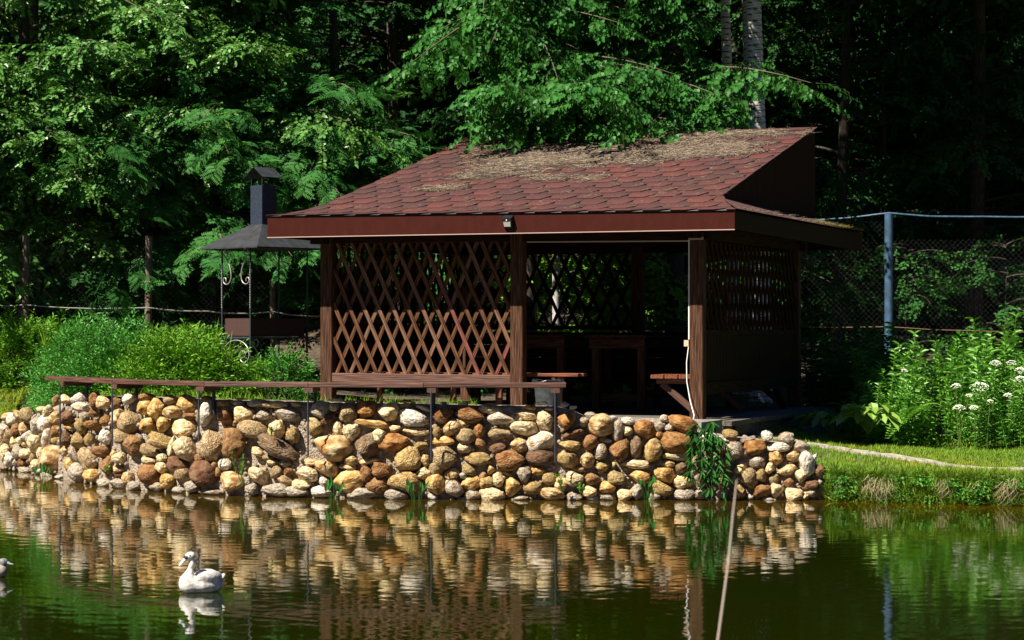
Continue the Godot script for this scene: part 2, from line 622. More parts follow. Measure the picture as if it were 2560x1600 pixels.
func make_wall() -> void:
	var wall := thing("stone_wall", "low curved retaining wall of rounded ochre and white fieldstones along the pond edge", "wall")
	# the mortar core
	var st := []
	var px := -160.0
	while px <= 2085.0:
		var d := wall_d(px)
		st.append([Vector3((px - 1280.0) / F * d, 0, -d), along(WT, px)])
		px += 9.0
	var core := MB.new()
	var rows := 14
	var grid := []
	for i in st.size():
		var tg: Vector3 = st[mini(i + 1, st.size() - 1)][0] - st[maxi(i - 1, 0)][0]
		var nn := Vector3(-tg.z, 0, tg.x).normalized()
		if nn.z < 0:
			nn = -nn
		var top: float = st[i][1]
		var col := []
		for j in rows + 6:
			var h: float
			var back := 0.0
			if j <= rows:
				h = lerpf(-0.35, top - 0.015, float(j) / rows)
				back = 0.08 * maxf(h, 0.0)
			else:
				h = top - 0.005
				back = 0.08 * top + (j - rows) * 0.085
				if j == rows + 5:
					h = top - 0.45
			var p: Vector3 = st[i][0] - nn * back + Vector3(0, h, 0)
			var k := noise.get_noise_3d(p.x * 260, p.y * 260, p.z * 260)
			var k2 := noise.get_noise_3d(p.x * 900, p.y * 900, p.z * 900)
			p += nn * (k * 0.035 + k2 * 0.016 - 0.045) + Vector3(0, k2 * 0.014 if h > 0.1 else 0.0, 0)
			col.append(p)
		grid.append(col)
	var nrm := []
	for i in grid.size():
		var col := []
		for j in grid[i].size():
			var a: Vector3 = grid[mini(i + 1, grid.size() - 1)][j] - grid[maxi(i - 1, 0)][j]
			var b: Vector3 = grid[i][mini(j + 1, grid[i].size() - 1)] - grid[i][maxi(j - 1, 0)]
			var m := a.cross(b).normalized()
			if m.z + m.y < 0:
				m = -m
			col.append(m)
		nrm.append(col)
	for i in grid.size() - 1:
		for j in grid[i].size() - 1:
			core.smooth(grid[i][j], grid[i + 1][j], grid[i + 1][j + 1], nrm[i][j], nrm[i + 1][j], nrm[i + 1][j + 1])
			core.smooth(grid[i][j], grid[i + 1][j + 1], grid[i][j + 1], nrm[i][j], nrm[i + 1][j + 1], nrm[i][j + 1])
	obj("mortar_bed", core.mesh(), M.mortar, wall)
	# stones: middle, width, height and tilt as they lie in the wall, in steps of 1/5.4 picture point, and tone
	var tones := [
		[0.82, 0.81, 0.76], [0.83, 0.73, 0.48], [0.60, 0.45, 0.195], [0.345, 0.20, 0.082], [0.175, 0.098, 0.05], [0.54, 0.43, 0.245], [0.48, 0.455, 0.40], [0.35, 0.19, 0.058],
		[0.61, 0.48, 0.29], [0.24, 0.185, 0.125], [0.41, 0.325, 0.15], [0.70, 0.76, 0.80],
	]
	var mats := []
	for i in tones.size():
		var pair := []
		for k in 2:
			var t: Array = tones[i]
			var s := 1.0 if k == 0 else 0.86
			var m := material(lin(t[0] * s, t[1] * s, t[2] * s), 0.86, T.stain if k == 0 else T.blotch, Vector3(0.42, 0.42, 0.42) if k == 0 else Vector3(0.5, 0.5, 0.5), T.bump if (i + k) % 3 else T.pits, 1.1 if (i + k) % 3 else 1.7)
			m.uv1_offset = Vector3(0.37, 0.11, 0.73) * (i + 1)
			pair.append(m)
		mats.append(pair)
	var shapes := stone_shapes()
	var meshes := []
	for s in shapes:
		meshes.append(s.mesh())
	var all := []
	for group in stones():
		for s in group[1]:
			all.append([group[0].x + s[0] / 5.4, group[0].y + s[1] / 5.4, s[2] / 5.4, s[3] / 5.4, s[4], s[5]])
	all.sort_custom(func(a, b): return a[2] * a[3] > b[2] * b[3])
	var rest := MB.new()
	for i in all.size():
		var s: Array = all[i]
		var d := wall_d(s[0])
		var h: float = EYE - (s[1] - 832.0) / F * d
		d += 0.08 * maxf(h, 0.0)
		var w: float = s[2] / F * d * 0.5
		var t: float = s[3] / F * d * 0.5
		var deep := minf(w, t) * 1.0 + 0.02
		var tilt := -deg_to_rad(s[4])
		var round_z := Basis(Vector3.BACK, tilt)
		var yaw := Basis(Vector3.UP, rf(-0.18, 0.18) - (0.35 if s[0] < 200 else 0.12))
		var b := yaw * round_z * Basis.from_scale(Vector3(w * rf(1.06, 1.2), t * rf(1.06, 1.2), deep))
		if rng.randf() < 0.5:
			b = b * Basis.from_scale(Vector3(-1, 1, 1)) * Basis(Vector3.BACK, PI)
			b = b * Basis.from_scale(Vector3(-1, 1, 1))
		var at := spot(s[0], s[1], d - deep * 0.2 + 0.01)
		var which := rng.randi() % shapes.size()
		if i < 300:
			var o := obj("stone", meshes[which], mats[s[5]][rng.randi() % 2], wall)
			o.transform = Transform3D(b, at)
		else:
			var src: MB = shapes[which]
			for k in src.v.size():
				rest.col = Color(tones[s[5]][0], tones[s[5]][1], tones[s[5]][2])
				rest.put(at + b * src.v[k], (b.inverse().transposed() * src.n[k]).normalized())
	# rubble pressed into the joints
	for i in 1300:
		var x := rf(-20, 2055)
		var top := along(WT, x)
		var h := rf(-0.02, top)
		var d := wall_d(x) + 0.08 * maxf(h, 0.0)
		var s := rf(0.008, 0.026)
		var at := Vector3((x - 1280.0) / F * d, h, -d + rf(-0.05, -0.01))
		var b := Basis(rv().normalized(), rf(0, TAU)) * Basis.from_scale(Vector3(s * rf(0.8, 1.6), s, s))
		var src: MB = shapes[rng.randi() % shapes.size()]
		var g := rf(0.7, 1.1)
		rest.col = Color(0.42 * g, 0.35 * g, 0.27 * g)
		for k in src.v.size():
			rest.put(at + b * src.v[k], (b.inverse().transposed() * src.n[k]).normalized())
	var rm := material(Color.WHITE, 0.9, T.fine, Vector3(6, 6, 6))
	rm.vertex_color_use_as_albedo = true
	obj("small_stones", rest.mesh(), rm, wall).set_meta("kind", "stuff")


func stones() -> Array:
	var out := []
	out.append([Vector2(0, 970), [
		[110,395,200,110,-10,8],[145,440,160,160,-30,11],[270,380,130,190,-50,5],[370,375,200,190,-20,5],[545,285,140,70,-10,8],[645,310,130,170,20,1],[490,490,190,240,25,6],[590,500,180,220,20,0],[720,410,160,170,0,5],[60,570,150,160,0,0],
		[200,560,120,150,10,3],[335,545,150,150,0,8],[130,650,180,190,0,5],[20,700,80,200,0,1],[360,650,170,130,-20,0],[580,640,90,100,0,4],[190,720,110,120,0,1],[275,710,90,90,0,1],[335,765,90,70,20,2],[195,790,110,110,0,2],[470,745,210,220,30,1],
		[620,690,110,250,15,0],[750,590,120,180,0,7],[750,720,130,120,0,2],[245,860,170,190,0,6],[75,870,150,220,0,1],[340,885,190,140,-15,1],[545,890,110,160,20,1],[455,950,100,180,20,5],[125,960,150,190,0,11],[215,1020,100,110,0,6],
		[305,1010,130,100,30,3],[410,1000,110,100,0,4],[500,1040,150,140,-40,1],[700,960,310,360,20,5],[525,1130,110,90,0,6],[330,1110,190,90,0,6],[60,1070,150,100,0,6],[630,1180,160,100,0,6],[190,1090,50,80,0,6],
		[760,165,110,160,10,2],[890,150,200,130,0,1],[1080,140,250,120,-15,0],[1090,250,260,160,5,0],[1290,170,180,180,0,3],[1410,200,200,150,10,1],[1580,210,130,170,10,3],[1750,150,210,150,-20,0],[920,410,240,190,0,4],[840,280,70,130,0,6],
		[1280,340,180,120,20,3],[1150,380,120,110,0,6],[1425,440,150,150,20,7],[1090,520,180,190,0,2],[1260,500,220,150,0,7],[920,520,190,90,0,2],[1590,420,190,220,20,5],[1760,460,260,280,20,5],[900,690,160,200,10,4],[1060,710,190,190,10,2],
		[1220,690,170,190,0,2],[1400,660,180,190,10,0],[1615,660,240,200,10,5],[1795,760,260,270,0,3],[870,850,130,130,10,8],[1010,880,160,240,-20,6],[1195,950,250,310,-20,8],[1385,860,270,170,5,3],[1525,900,110,100,0,2],[1620,950,200,150,0,1],
		[940,1050,160,210,15,2],[1030,1160,260,230,30,6],[1240,1180,220,150,0,2],[1440,1050,200,230,0,3],[1590,1090,150,110,0,5],[1590,1170,150,80,0,3],[1730,1220,150,160,0,5],[1400,1280,220,120,-10,6],[1600,1290,240,120,10,6],[1810,1320,160,120,0,6],[800,1200,140,60,0,6],
	]])
	out.append([Vector2(350, 970), [
		[90,120,230,100,0,3],[60,250,220,200,0,2],[220,270,230,270,0,2],[420,165,220,130,0,5],[435,320,230,140,0,5],[630,210,290,200,10,2],[670,370,200,110,10,3],[100,490,220,210,0,2],[315,490,200,200,-10,2],[600,550,300,210,0,1],[910,330,200,300,20,0],
		[800,400,90,150,0,5],[905,140,150,60,0,3],[1120,205,190,80,0,2],[1150,390,190,200,0,3],[1335,205,180,70,0,1],[1365,150,170,30,0,2],[1580,200,290,80,-5,0],[1840,225,380,90,0,1],[1390,340,300,200,10,1],[1670,360,190,130,0,6],[1990,350,320,150,10,6],
		[2110,215,120,60,0,2],[1305,460,110,70,0,3],[1520,560,370,200,15,5],[1840,570,270,260,20,1],[290,710,380,200,20,2],[430,790,110,300,10,1],[150,850,280,140,15,5],[300,940,160,120,20,1],[610,830,280,290,-15,1],[950,780,310,390,10,8],
		[1280,730,360,420,0,3],[2070,640,180,200,0,2],[1880,810,640,260,30,9],[800,950,120,110,0,3],[110,980,210,90,5,1],[290,1070,190,150,30,1],[510,1080,310,230,30,4],[110,1180,270,270,0,3],[870,1160,340,290,10,4],[1150,1040,180,140,0,0],
		[1010,1040,90,90,0,3],[1590,860,170,90,25,1],[1740,950,190,70,10,5],[1790,1000,160,70,0,1],[1960,1030,150,80,10,6],[2010,1130,120,90,0,3],[1610,1180,270,240,20,1],[1820,1150,200,140,-40,5],[1230,1260,300,250,0,5],[1060,1130,80,110,0,3],
		[390,1260,210,190,0,2],[230,1340,220,120,0,6],[520,1390,170,90,0,6],[700,1330,200,130,0,6],[1960,1260,200,110,20,5],[2130,1310,170,140,0,1],[1520,1370,180,140,10,6],[950,1410,300,80,0,6],[1850,1380,420,150,5,6],[590,1180,250,200,0,5],
	]])
	out.append([Vector2(700, 980), [
		[520,240,260,210,10,0],[735,205,150,110,0,1],[920,270,240,250,0,5],[1180,230,250,190,0,7],[1455,260,310,240,10,1],[1710,185,180,60,0,2],[1940,220,210,60,15,0],[1800,340,380,210,10,0],[660,360,280,150,-25,4],[480,490,190,200,0,10],[450,370,130,70,0,5],
		[775,510,140,180,0,1],[960,530,220,260,10,1],[1250,425,440,90,8,2],[1550,490,150,90,0,1],[1820,530,370,100,3,1],[720,740,500,360,20,5],[1170,730,330,360,10,9],[1340,610,180,230,30,1],[1540,670,400,220,-5,7],[1900,730,210,120,-10,2],[1690,920,380,290,-10,2],
		[410,950,190,100,0,8],[640,1030,310,220,15,5],[960,930,200,130,0,5],[1200,940,260,80,-10,1],[890,1010,250,70,5,1],[1960,930,120,150,0,5],[1940,1090,190,160,0,1],[1170,1100,150,190,0,3],[1370,1050,270,200,10,3],[370,1110,330,170,10,1],[110,1080,110,100,0,3],
		[90,1200,170,120,20,5],[300,1250,270,150,0,1],[600,1220,140,140,0,0],[910,1200,390,270,-5,2],[1310,1270,270,200,0,3],[1700,1220,410,240,10,2],[560,1360,280,160,10,0],[1120,1380,440,170,0,6],[1570,1390,260,150,10,6],[200,1340,420,150,5,6],
		[60,950,170,80,0,6],[1090,130,110,60,0,3],[1680,125,180,30,0,3],[760,110,170,40,0,1],[950,130,200,30,0,5],[2080,1430,110,60,0,6],
	]])
	out.append([Vector2(1050, 980), [
		[320,310,290,220,-10,3],[690,300,380,190,10,3],[960,235,290,110,10,1],[1085,360,380,170,10,0],[1430,305,260,110,10,1],[1690,390,220,260,0,1],[1430,490,360,200,5,1],[1640,650,340,240,-25,0],[430,490,230,200,-35,8],[225,550,120,140,0,2],[590,430,160,120,20,5],
		[800,530,160,200,10,7],[615,600,220,180,10,5],[1065,570,370,140,0,5],[320,670,290,120,0,2],[590,765,160,130,0,1],[820,700,150,130,20,3],[1050,760,260,150,0,4],[1335,710,240,180,0,5],[1620,880,310,200,0,4],[340,880,330,260,10,5],[790,900,360,180,10,2],
		[1220,920,440,230,-5,3],[220,1030,190,150,10,5],[430,1110,220,160,0,5],[660,1050,190,120,20,10],[955,1050,110,110,0,2],[850,1130,110,90,-20,3],[1160,1080,160,70,20,2],[1400,1100,190,200,-20,6],[1590,1060,160,110,0,2],[205,1250,250,230,0,2],[675,1230,250,170,-15,2],
		[900,1220,180,180,0,10],[1060,1180,160,160,0,1],[1250,1280,220,240,0,2],[1510,1300,220,180,0,2],[1740,1180,210,150,-20,2],[460,1310,240,220,-30,6],[980,1380,310,180,0,1],[715,1390,210,150,0,6],[1350,1440,260,80,0,6],[1780,1370,290,160,10,5],
		[560,1450,160,50,0,6],[180,1410,130,80,0,6],[1890,1240,180,160,20,1],[580,1130,120,90,0,6],[70,930,110,140,0,9],[1480,210,200,60,0,2],[1740,230,110,40,0,1],[1660,145,130,40,0,1],[1000,160,200,30,0,3],[580,165,150,40,0,1],[320,150,90,30,0,3],[380,1230,90,90,0,5],
	]])
	out.append([Vector2(1400, 1000), [
		[90,280,250,240,20,7],[170,450,360,110,-15,4],[40,410,80,70,0,9],[130,610,320,130,10,10],[110,810,280,220,10,2],[320,290,120,150,20,6],[550,330,310,260,0,5],[780,410,150,240,0,6],[920,280,200,110,20,0],[920,430,130,120,0,1],[1140,400,260,210,0,7],
		[1390,250,120,90,0,0],[1340,360,200,130,0,6],[1480,370,160,110,-10,6],[1650,330,380,200,15,7],[1340,480,110,110,0,7],[1610,560,410,310,5,7],[420,580,230,200,-15,3],[640,550,110,50,0,6],[550,700,210,210,0,6],[800,680,270,280,10,3],[1030,650,170,280,0,9],
		[1250,680,290,320,0,10],[370,810,160,170,0,5],[560,900,200,140,10,10],[1020,870,430,110,0,1],[1590,760,400,110,0,1],[1440,860,190,90,0,5],[1640,920,160,150,0,9],[240,930,210,70,10,2],[190,1060,250,180,10,1],[435,1070,220,160,5,3],[740,1050,260,180,10,10],
		[1080,1040,310,150,10,2],[1420,1010,280,220,5,2],[1650,1110,280,190,10,1],[640,1190,220,160,15,2],[400,1230,180,130,0,1],[870,1280,220,160,0,1],[1390,1210,330,190,20,2],[1680,1280,240,130,0,6],[430,1330,150,60,0,6],[660,1320,170,80,0,6],
		[180,1310,200,120,0,6],[1300,1310,170,100,0,6],[1030,1240,180,200,0,6],[580,520,120,90,0,5],[400,210,150,90,10,6],[60,60,130,70,0,6],[180,100,110,50,0,1],[730,870,60,70,0,2],[700,250,140,70,0,6],
	]])
	out.append([Vector2(1700, 1000), [
		[390,520,260,160,5,0],[670,460,210,120,0,2],[690,540,170,70,0,0],[1170,490,140,140,0,0],[1020,630,330,200,-5,7],[1420,520,220,140,0,6],[1340,640,290,110,-5,0],[1640,630,240,150,10,6],[740,680,240,210,25,6],[920,530,240,70,-15,6],[1040,840,220,160,0,6],
		[1300,780,190,190,10,2],[1525,765,220,140,0,5],[1710,850,200,270,-10,0],[1820,770,60,80,20,0],[1220,920,120,130,30,1],[1440,950,240,130,-15,1],[1640,1010,190,180,20,1],[1890,970,140,160,0,4],[930,1060,210,240,0,5],[1100,1020,150,160,0,2],[810,930,190,150,-20,1],
		[1270,1080,130,150,0,5],[1470,1120,160,120,0,3],[1760,1150,210,150,-15,4],[1100,1210,220,180,-15,3],[1300,1210,180,200,-15,1],[1530,1280,230,190,0,1],[1680,1300,130,130,20,1],[790,1250,190,210,0,2],[1190,1350,170,80,10,6],[580,1080,190,200,0,2],
		[640,920,100,190,0,5],[330,1080,180,180,0,9],[570,1260,160,130,0,6],[210,850,110,160,0,8],[280,1280,150,130,0,6],[570,650,110,140,0,9],[1760,1260,150,110,0,6],[1900,1110,60,60,0,6],[950,1310,90,80,0,6],
	]])
	return out


# ---------------------------------------------------------------- gazebo
# its own axes: x along the front to the right, z out of the front, y up from the floor; the right front post stands at the origin
var gaz := Transform3D(Basis(Vector3.UP, TURN), Vector3(2.0, 0.70, -23.73))


func roof_point(a: float, s: float, up := 0.0) -> Vector3:
	# s runs up the slope from the eave
	var eave := lerpf(2.205, 2.165, clampf((a + 4.84) / 5.36, 0, 1))
	var knee := Vector3(a, 2.37, -0.37)
	var low := Vector3(a, eave, 0.57)
	var ridge := Vector3(a, lerpf(3.465, 3.45, (a + 4.6) / 4.7), -4.58)
	var p: Vector3
	if s < 0.96:
		p = low.lerp(knee, s / 0.96)
		p.y -= 0.030 * sin(PI * s / 0.96)
	else:
		p = knee.lerp(ridge, (s - 0.96) / 4.345)
		p.y += 0.02 * sin(a * 1.7) * sin(PI * (s - 0.96) / 4.345)
	var nrm := Vector3(0, 0.97, 0.24)
	return p + nrm * up


func lattice(parent: Node, called: String, w: float, h: float, to: Transform3D, m1: Material, m2: Material, step := 0.175, reds := [], slope := 2.11) -> void:
	var p := Node3D.new()
	p.name = called
	parent.add_child(p, true)
	p.transform = to
	for side in [1, -1]:
		var x0 := -h / slope
		var k := 0
		while x0 < w:
			var a := Vector2(x0, 0)
			var b := Vector2(x0 + h / slope, h)
			if a.x < 0:
				a = Vector2(0, -x0 * slope)
			if b.x > w:
				b = Vector2(w, (w - x0) * slope)
			if b.y - a.y > 0.08:
				var pa := Vector3(a.x if side > 0 else w - a.x, a.y, -0.010 * side)
				var pb := Vector3(b.x if side > 0 else w - b.x, b.y, -0.010 * side)
				var m: Material = m1 if side < 0 else m2
				if rng.randf() < 0.3:
					m = M.slat_light if m == M.slat else m
				if [side, k] in reds:
					m = M.slat_red
				pa.z += rf(-0.002, 0.002)
				board("slat", pa, pb, 0.044, 0.018, Vector3(1, 0, 0), m, p, 0.003)
			x0 += step * rf(0.97, 1.03)
			k += 1


func make_gazebo() -> void:
	var g := thing("gazebo", "brown timber gazebo with lattice sides and a sloping red shingled roof", "gazebo")
	g.transform = gaz
	# floor
	var fl := MB.new()
	fl.box(Vector3(4.85, 0.10, 4.75), Vector3(-2.2, -0.05, -2.15))
	obj("floor_slab", fl.mesh(), M.old_block, g)
	var ap := MB.new()
	ap.solid([Vector3(-2.7, -0.2, 0.235), Vector3(0.28, -0.2, 0.235), Vector3(0.28, -0.2, 0.98), Vector3(-2.7, -0.2, 1.35)], [Vector3(-2.7, 0.045, 0.235), Vector3(0.28, 0.01, 0.235), Vector3(0.28, 0.01, 0.98), Vector3(-2.7, 0.055, 1.35)])
	obj("concrete_apron", ap.mesh(), M.concrete, g)
	# blocks under the right side
	for row in 3:
		var z := 0.15
		while z > -4.5:
			var l := rf(0.36, 0.62)
			var bm := MB.new()
			bm.box(Vector3(0.30, [0.055, 0.115, 0.115][row] - 0.006, l - 0.012), Vector3(0.10 + [0.10, 0.03, 0.17][row] + rf(-0.015, 0.015), [-0.03, -0.12, -0.24][row] + rf(-0.004, 0.004), z - l * 0.5))
			obj("block", bm.mesh(), M.old_block, g)
			z -= l
	# posts
	for q in [[-0.07, -0.07, -0.03], [-2.10, -0.07, 0.0], [-4.39, -0.07, 0.0], [-0.07, -4.14, 0.0], [-2.07, -4.14, 0.0], [-4.39, -4.14, 0.0]]:
		var o := board("post", Vector3(q[0], q[2], q[1]), Vector3(q[0], 1.99, q[1]), 0.145, 0.135, Vector3(1, 0, 0), M.post, g, 0.008)
		if q[1] > -1.0:
			# the drying crack down the face
			board("crack", Vector3(q[0] + 0.012, 0.05, q[1] + 0.0672), Vector3(q[0] + 0.018, 1.9, q[1] + 0.0672), 0.006, 0.002, Vector3(1, 0, 0), M.roof_under, o, 0.0005).transform = Transform3D(Basis(), Vector3(0, 0.012, -0.0672))
	# beams on the posts, soffit boards and ceiling
	for b in [[Vector3(-4.6, 1.98, -0.09), Vector3(0.08, 1.96, -0.09)], [Vector3(-4.6, 1.98, -4.16), Vector3(0.08, 1.98, -4.16)]]:
		board("beam", b[0], b[1], 0.14, 0.12, Vector3.UP, M.dark_wood, g)
	for a in [-0.075, -4.41]:
		board("beam", Vector3(a, 1.975, -4.6), Vector3(a, 1.975, 0.15), 0.14, 0.12, Vector3.UP, M.dark_wood, g)
	board("light_strip", Vector3(-1.98, 1.893, -0.02), Vector3(-0.16, 1.878, -0.02), 0.014, 0.016, Vector3.UP, M.lip, g, 0.002)
	var ce := MB.new()
	ce.box(Vector3(5.18, 0.02, 5.76), Vector3(-2.16, 2.06, -2.40))
	obj("ceiling", ce.mesh(), M.roof_under, g)
	# eaves
	var fa := MB.new()
	fa.solid([Vector3(-4.835, 1.967, 0.53), Vector3(0.505, 1.967, 0.53), Vector3(0.505, 1.967, 0.552), Vector3(-4.835, 1.967, 0.552)], [Vector3(-4.835, 2.19, 0.53), Vector3(0.505, 2.152, 0.53), Vector3(0.505, 2.152, 0.552), Vector3(-4.835, 2.19, 0.552)])
	obj("front_fascia", fa.mesh(), M.fascia, g)
	board("fascia_lip", Vector3(-4.837, 1.962, 0.549), Vector3(0.507, 1.962, 0.549), 0.009, 0.016, Vector3.UP, M.lip, g, 0.001)
	board("fascia_seam", Vector3(-2.8, 1.97, 0.5535), Vector3(-2.8, 2.17, 0.5535), 0.003, 0.002, Vector3.RIGHT, M.roof_under, g, 0.0004)
	var fr := MB.new()
	fr.solid([Vector3(0.483, 1.967, 0.529), Vector3(0.505, 1.967, 0.529), Vector3(0.505, 1.94, -5.33), Vector3(0.483, 1.94, -5.33)], [Vector3(0.483, 2.152, 0.529), Vector3(0.505, 2.152, 0.529), Vector3(0.505, 2.165, -5.33), Vector3(0.483, 2.165, -5.33)])
	obj("side_fascia", fr.mesh(), M.olive_wood, g)
	var fb := MB.new()
	fb.box(Vector3(0.02, 0.21, 5.86), Vector3(-4.826, 2.075, -2.41))
	obj("side_fascia", fb.mesh(), M.olive_wood, g)
	var fc := MB.new()
	fc.box(Vector3(5.3, 0.20, 0.02), Vector3(-2.165, 2.06, -5.34))
	obj("back_fascia", fc.mesh(), M.olive_wood, g)
	# roof body under the shingles
	var rb := MB.new()
	for k in 16:
		var s0 := 5.305 * k / 16.0
		var s1 := 5.305 * (k + 1) / 16.0
		for half in 8:
			var q := []
			for e in [[half, s0], [half, s1], [half + 1, s1], [half + 1, s0]]:
				q.append(roof_point(lerpf(roof_left(e[1]), roof_right(e[1]), e[0] / 8.0), e[1], -0.008))
			rb.quad(q[0], q[1], q[2], q[3])
	obj("roof_deck", rb.mesh(), M.starter, g)
	var sk := MB.new()
	for k in 12:
		var z0 := lerpf(-0.36, -4.95, k / 12.0)
		var z1 := lerpf(-0.36, -4.95, (k + 1) / 12.0)
		var o0 := lerpf(0.57, -5.36, k / 12.0)
		var o1 := lerpf(0.57, -5.36, (k + 1) / 12.0)
		var y0 := lerpf(2.355, 2.31, k / 12.0)
		var y1 := lerpf(2.355, 2.31, (k + 1) / 12.0)
		sk.quad(Vector3(0.09, y0, z0), Vector3(0.09, y1, z1), Vector3(0.525, 2.178, o1), Vector3(0.525, 2.178, o0))
		sk.quad(Vector3(-4.85, 2.2, o0), Vector3(-4.85, 2.2, o1), Vector3(-4.59, y1, z1), Vector3(-4.59, y0, z0))
	sk.quad(Vector3(-4.59, 2.31, -4.6), Vector3(-4.85, 2.2, -5.36), Vector3(0.525, 2.178, -5.36), Vector3(0.09, 2.31, -4.6))
	obj("side_skirt", sk.mesh(), M.skirt, g)
	# boarded gable walls
	for side in [0, 1]:
		var z := -0.42
		while z > -4.52:
			var pm := MB.new()
			var w := 0.112
			var z1 := maxf(z - w, -4.555)
			var x0: float = [0.072, -4.588][side]
			var yt0 := roof_y(z) - 0.02
			var yt1 := roof_y(z1) - 0.02
			pm.solid([Vector3(x0, 2.2, z - 0.003), Vector3(x0 + 0.018, 2.2, z - 0.003), Vector3(x0 + 0.018, 2.2, z1), Vector3(x0, 2.2, z1)], [Vector3(x0, yt0, z - 0.003), Vector3(x0 + 0.018, yt0, z - 0.003), Vector3(x0 + 0.018, yt1, z1), Vector3(x0, yt1, z1)])
			obj("gable_board", pm.mesh(), M.dark_wood if rng.randf() < 0.6 else M.olive_wood, g)
			z -= w
	var bw := MB.new()
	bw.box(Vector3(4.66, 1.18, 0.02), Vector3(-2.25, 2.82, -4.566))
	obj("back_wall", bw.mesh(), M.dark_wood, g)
	make_shingles(g)
	# lattice and boarding
	lattice(g, "front_lattice", 2.14, 1.47, Transform3D(Basis(), Vector3(-4.315, 0.455, -0.05)), M.slat, M.slat, 0.175, [[-1, 6], [1, 15]], 2.2)
	board("bottom_rail", Vector3(-4.315, 0.408, -0.03), Vector3(-2.175, 0.398, -0.03), 0.105, 0.045, Vector3.UP, M.bench_light, g)
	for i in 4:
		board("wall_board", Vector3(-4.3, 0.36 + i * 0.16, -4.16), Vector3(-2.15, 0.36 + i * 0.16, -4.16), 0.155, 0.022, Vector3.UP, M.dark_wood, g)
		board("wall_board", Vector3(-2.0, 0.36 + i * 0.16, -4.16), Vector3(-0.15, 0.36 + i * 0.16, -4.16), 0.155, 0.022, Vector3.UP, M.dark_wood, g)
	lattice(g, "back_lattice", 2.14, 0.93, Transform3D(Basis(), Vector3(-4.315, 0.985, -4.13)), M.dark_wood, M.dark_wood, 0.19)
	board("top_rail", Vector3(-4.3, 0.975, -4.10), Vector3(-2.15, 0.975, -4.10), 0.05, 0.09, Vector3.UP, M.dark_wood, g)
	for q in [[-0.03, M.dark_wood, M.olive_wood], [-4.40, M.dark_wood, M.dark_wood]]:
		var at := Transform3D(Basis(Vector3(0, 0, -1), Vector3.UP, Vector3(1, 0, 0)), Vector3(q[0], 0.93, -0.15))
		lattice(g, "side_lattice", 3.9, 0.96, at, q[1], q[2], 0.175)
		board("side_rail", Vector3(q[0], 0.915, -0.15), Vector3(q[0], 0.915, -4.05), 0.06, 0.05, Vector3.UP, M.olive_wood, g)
		board("side_rail", Vector3(q[0] + 0.016, 0.32, -0.15), Vector3(q[0] + 0.016, 0.32, -4.05), 0.13, 0.03, Vector3.UP, M.olive_wood, g)
		var z := -0.15
		while z > -4.0:
			board("wall_board", Vector3(q[0] - 0.012, 0.30, z - 0.06), Vector3(q[0] - 0.012, 0.885, z - 0.06), 0.121, 0.02, Vector3(0, 0, 1), M.olive_wood, g, 0.004)
			z -= 0.125
	board("brace", Vector3(-0.04, -0.02, -3.6), Vector3(-0.04, 0.30, -3.1), 0.09, 0.05, Vector3.UP, M.dark_wood, g)


func roof_y(z: float) -> float:
	return roof_point(0.0, 0.96 + (-0.37 - z) / 4.21 * 4.345).y


func roof_left(s: float) -> float:
	return lerpf(-4.85, -4.60, clampf(s / 0.96, 0, 1))


func roof_right(s: float) -> float:
	return lerpf(0.525, 0.115, clampf(s / 0.96, 0, 1))


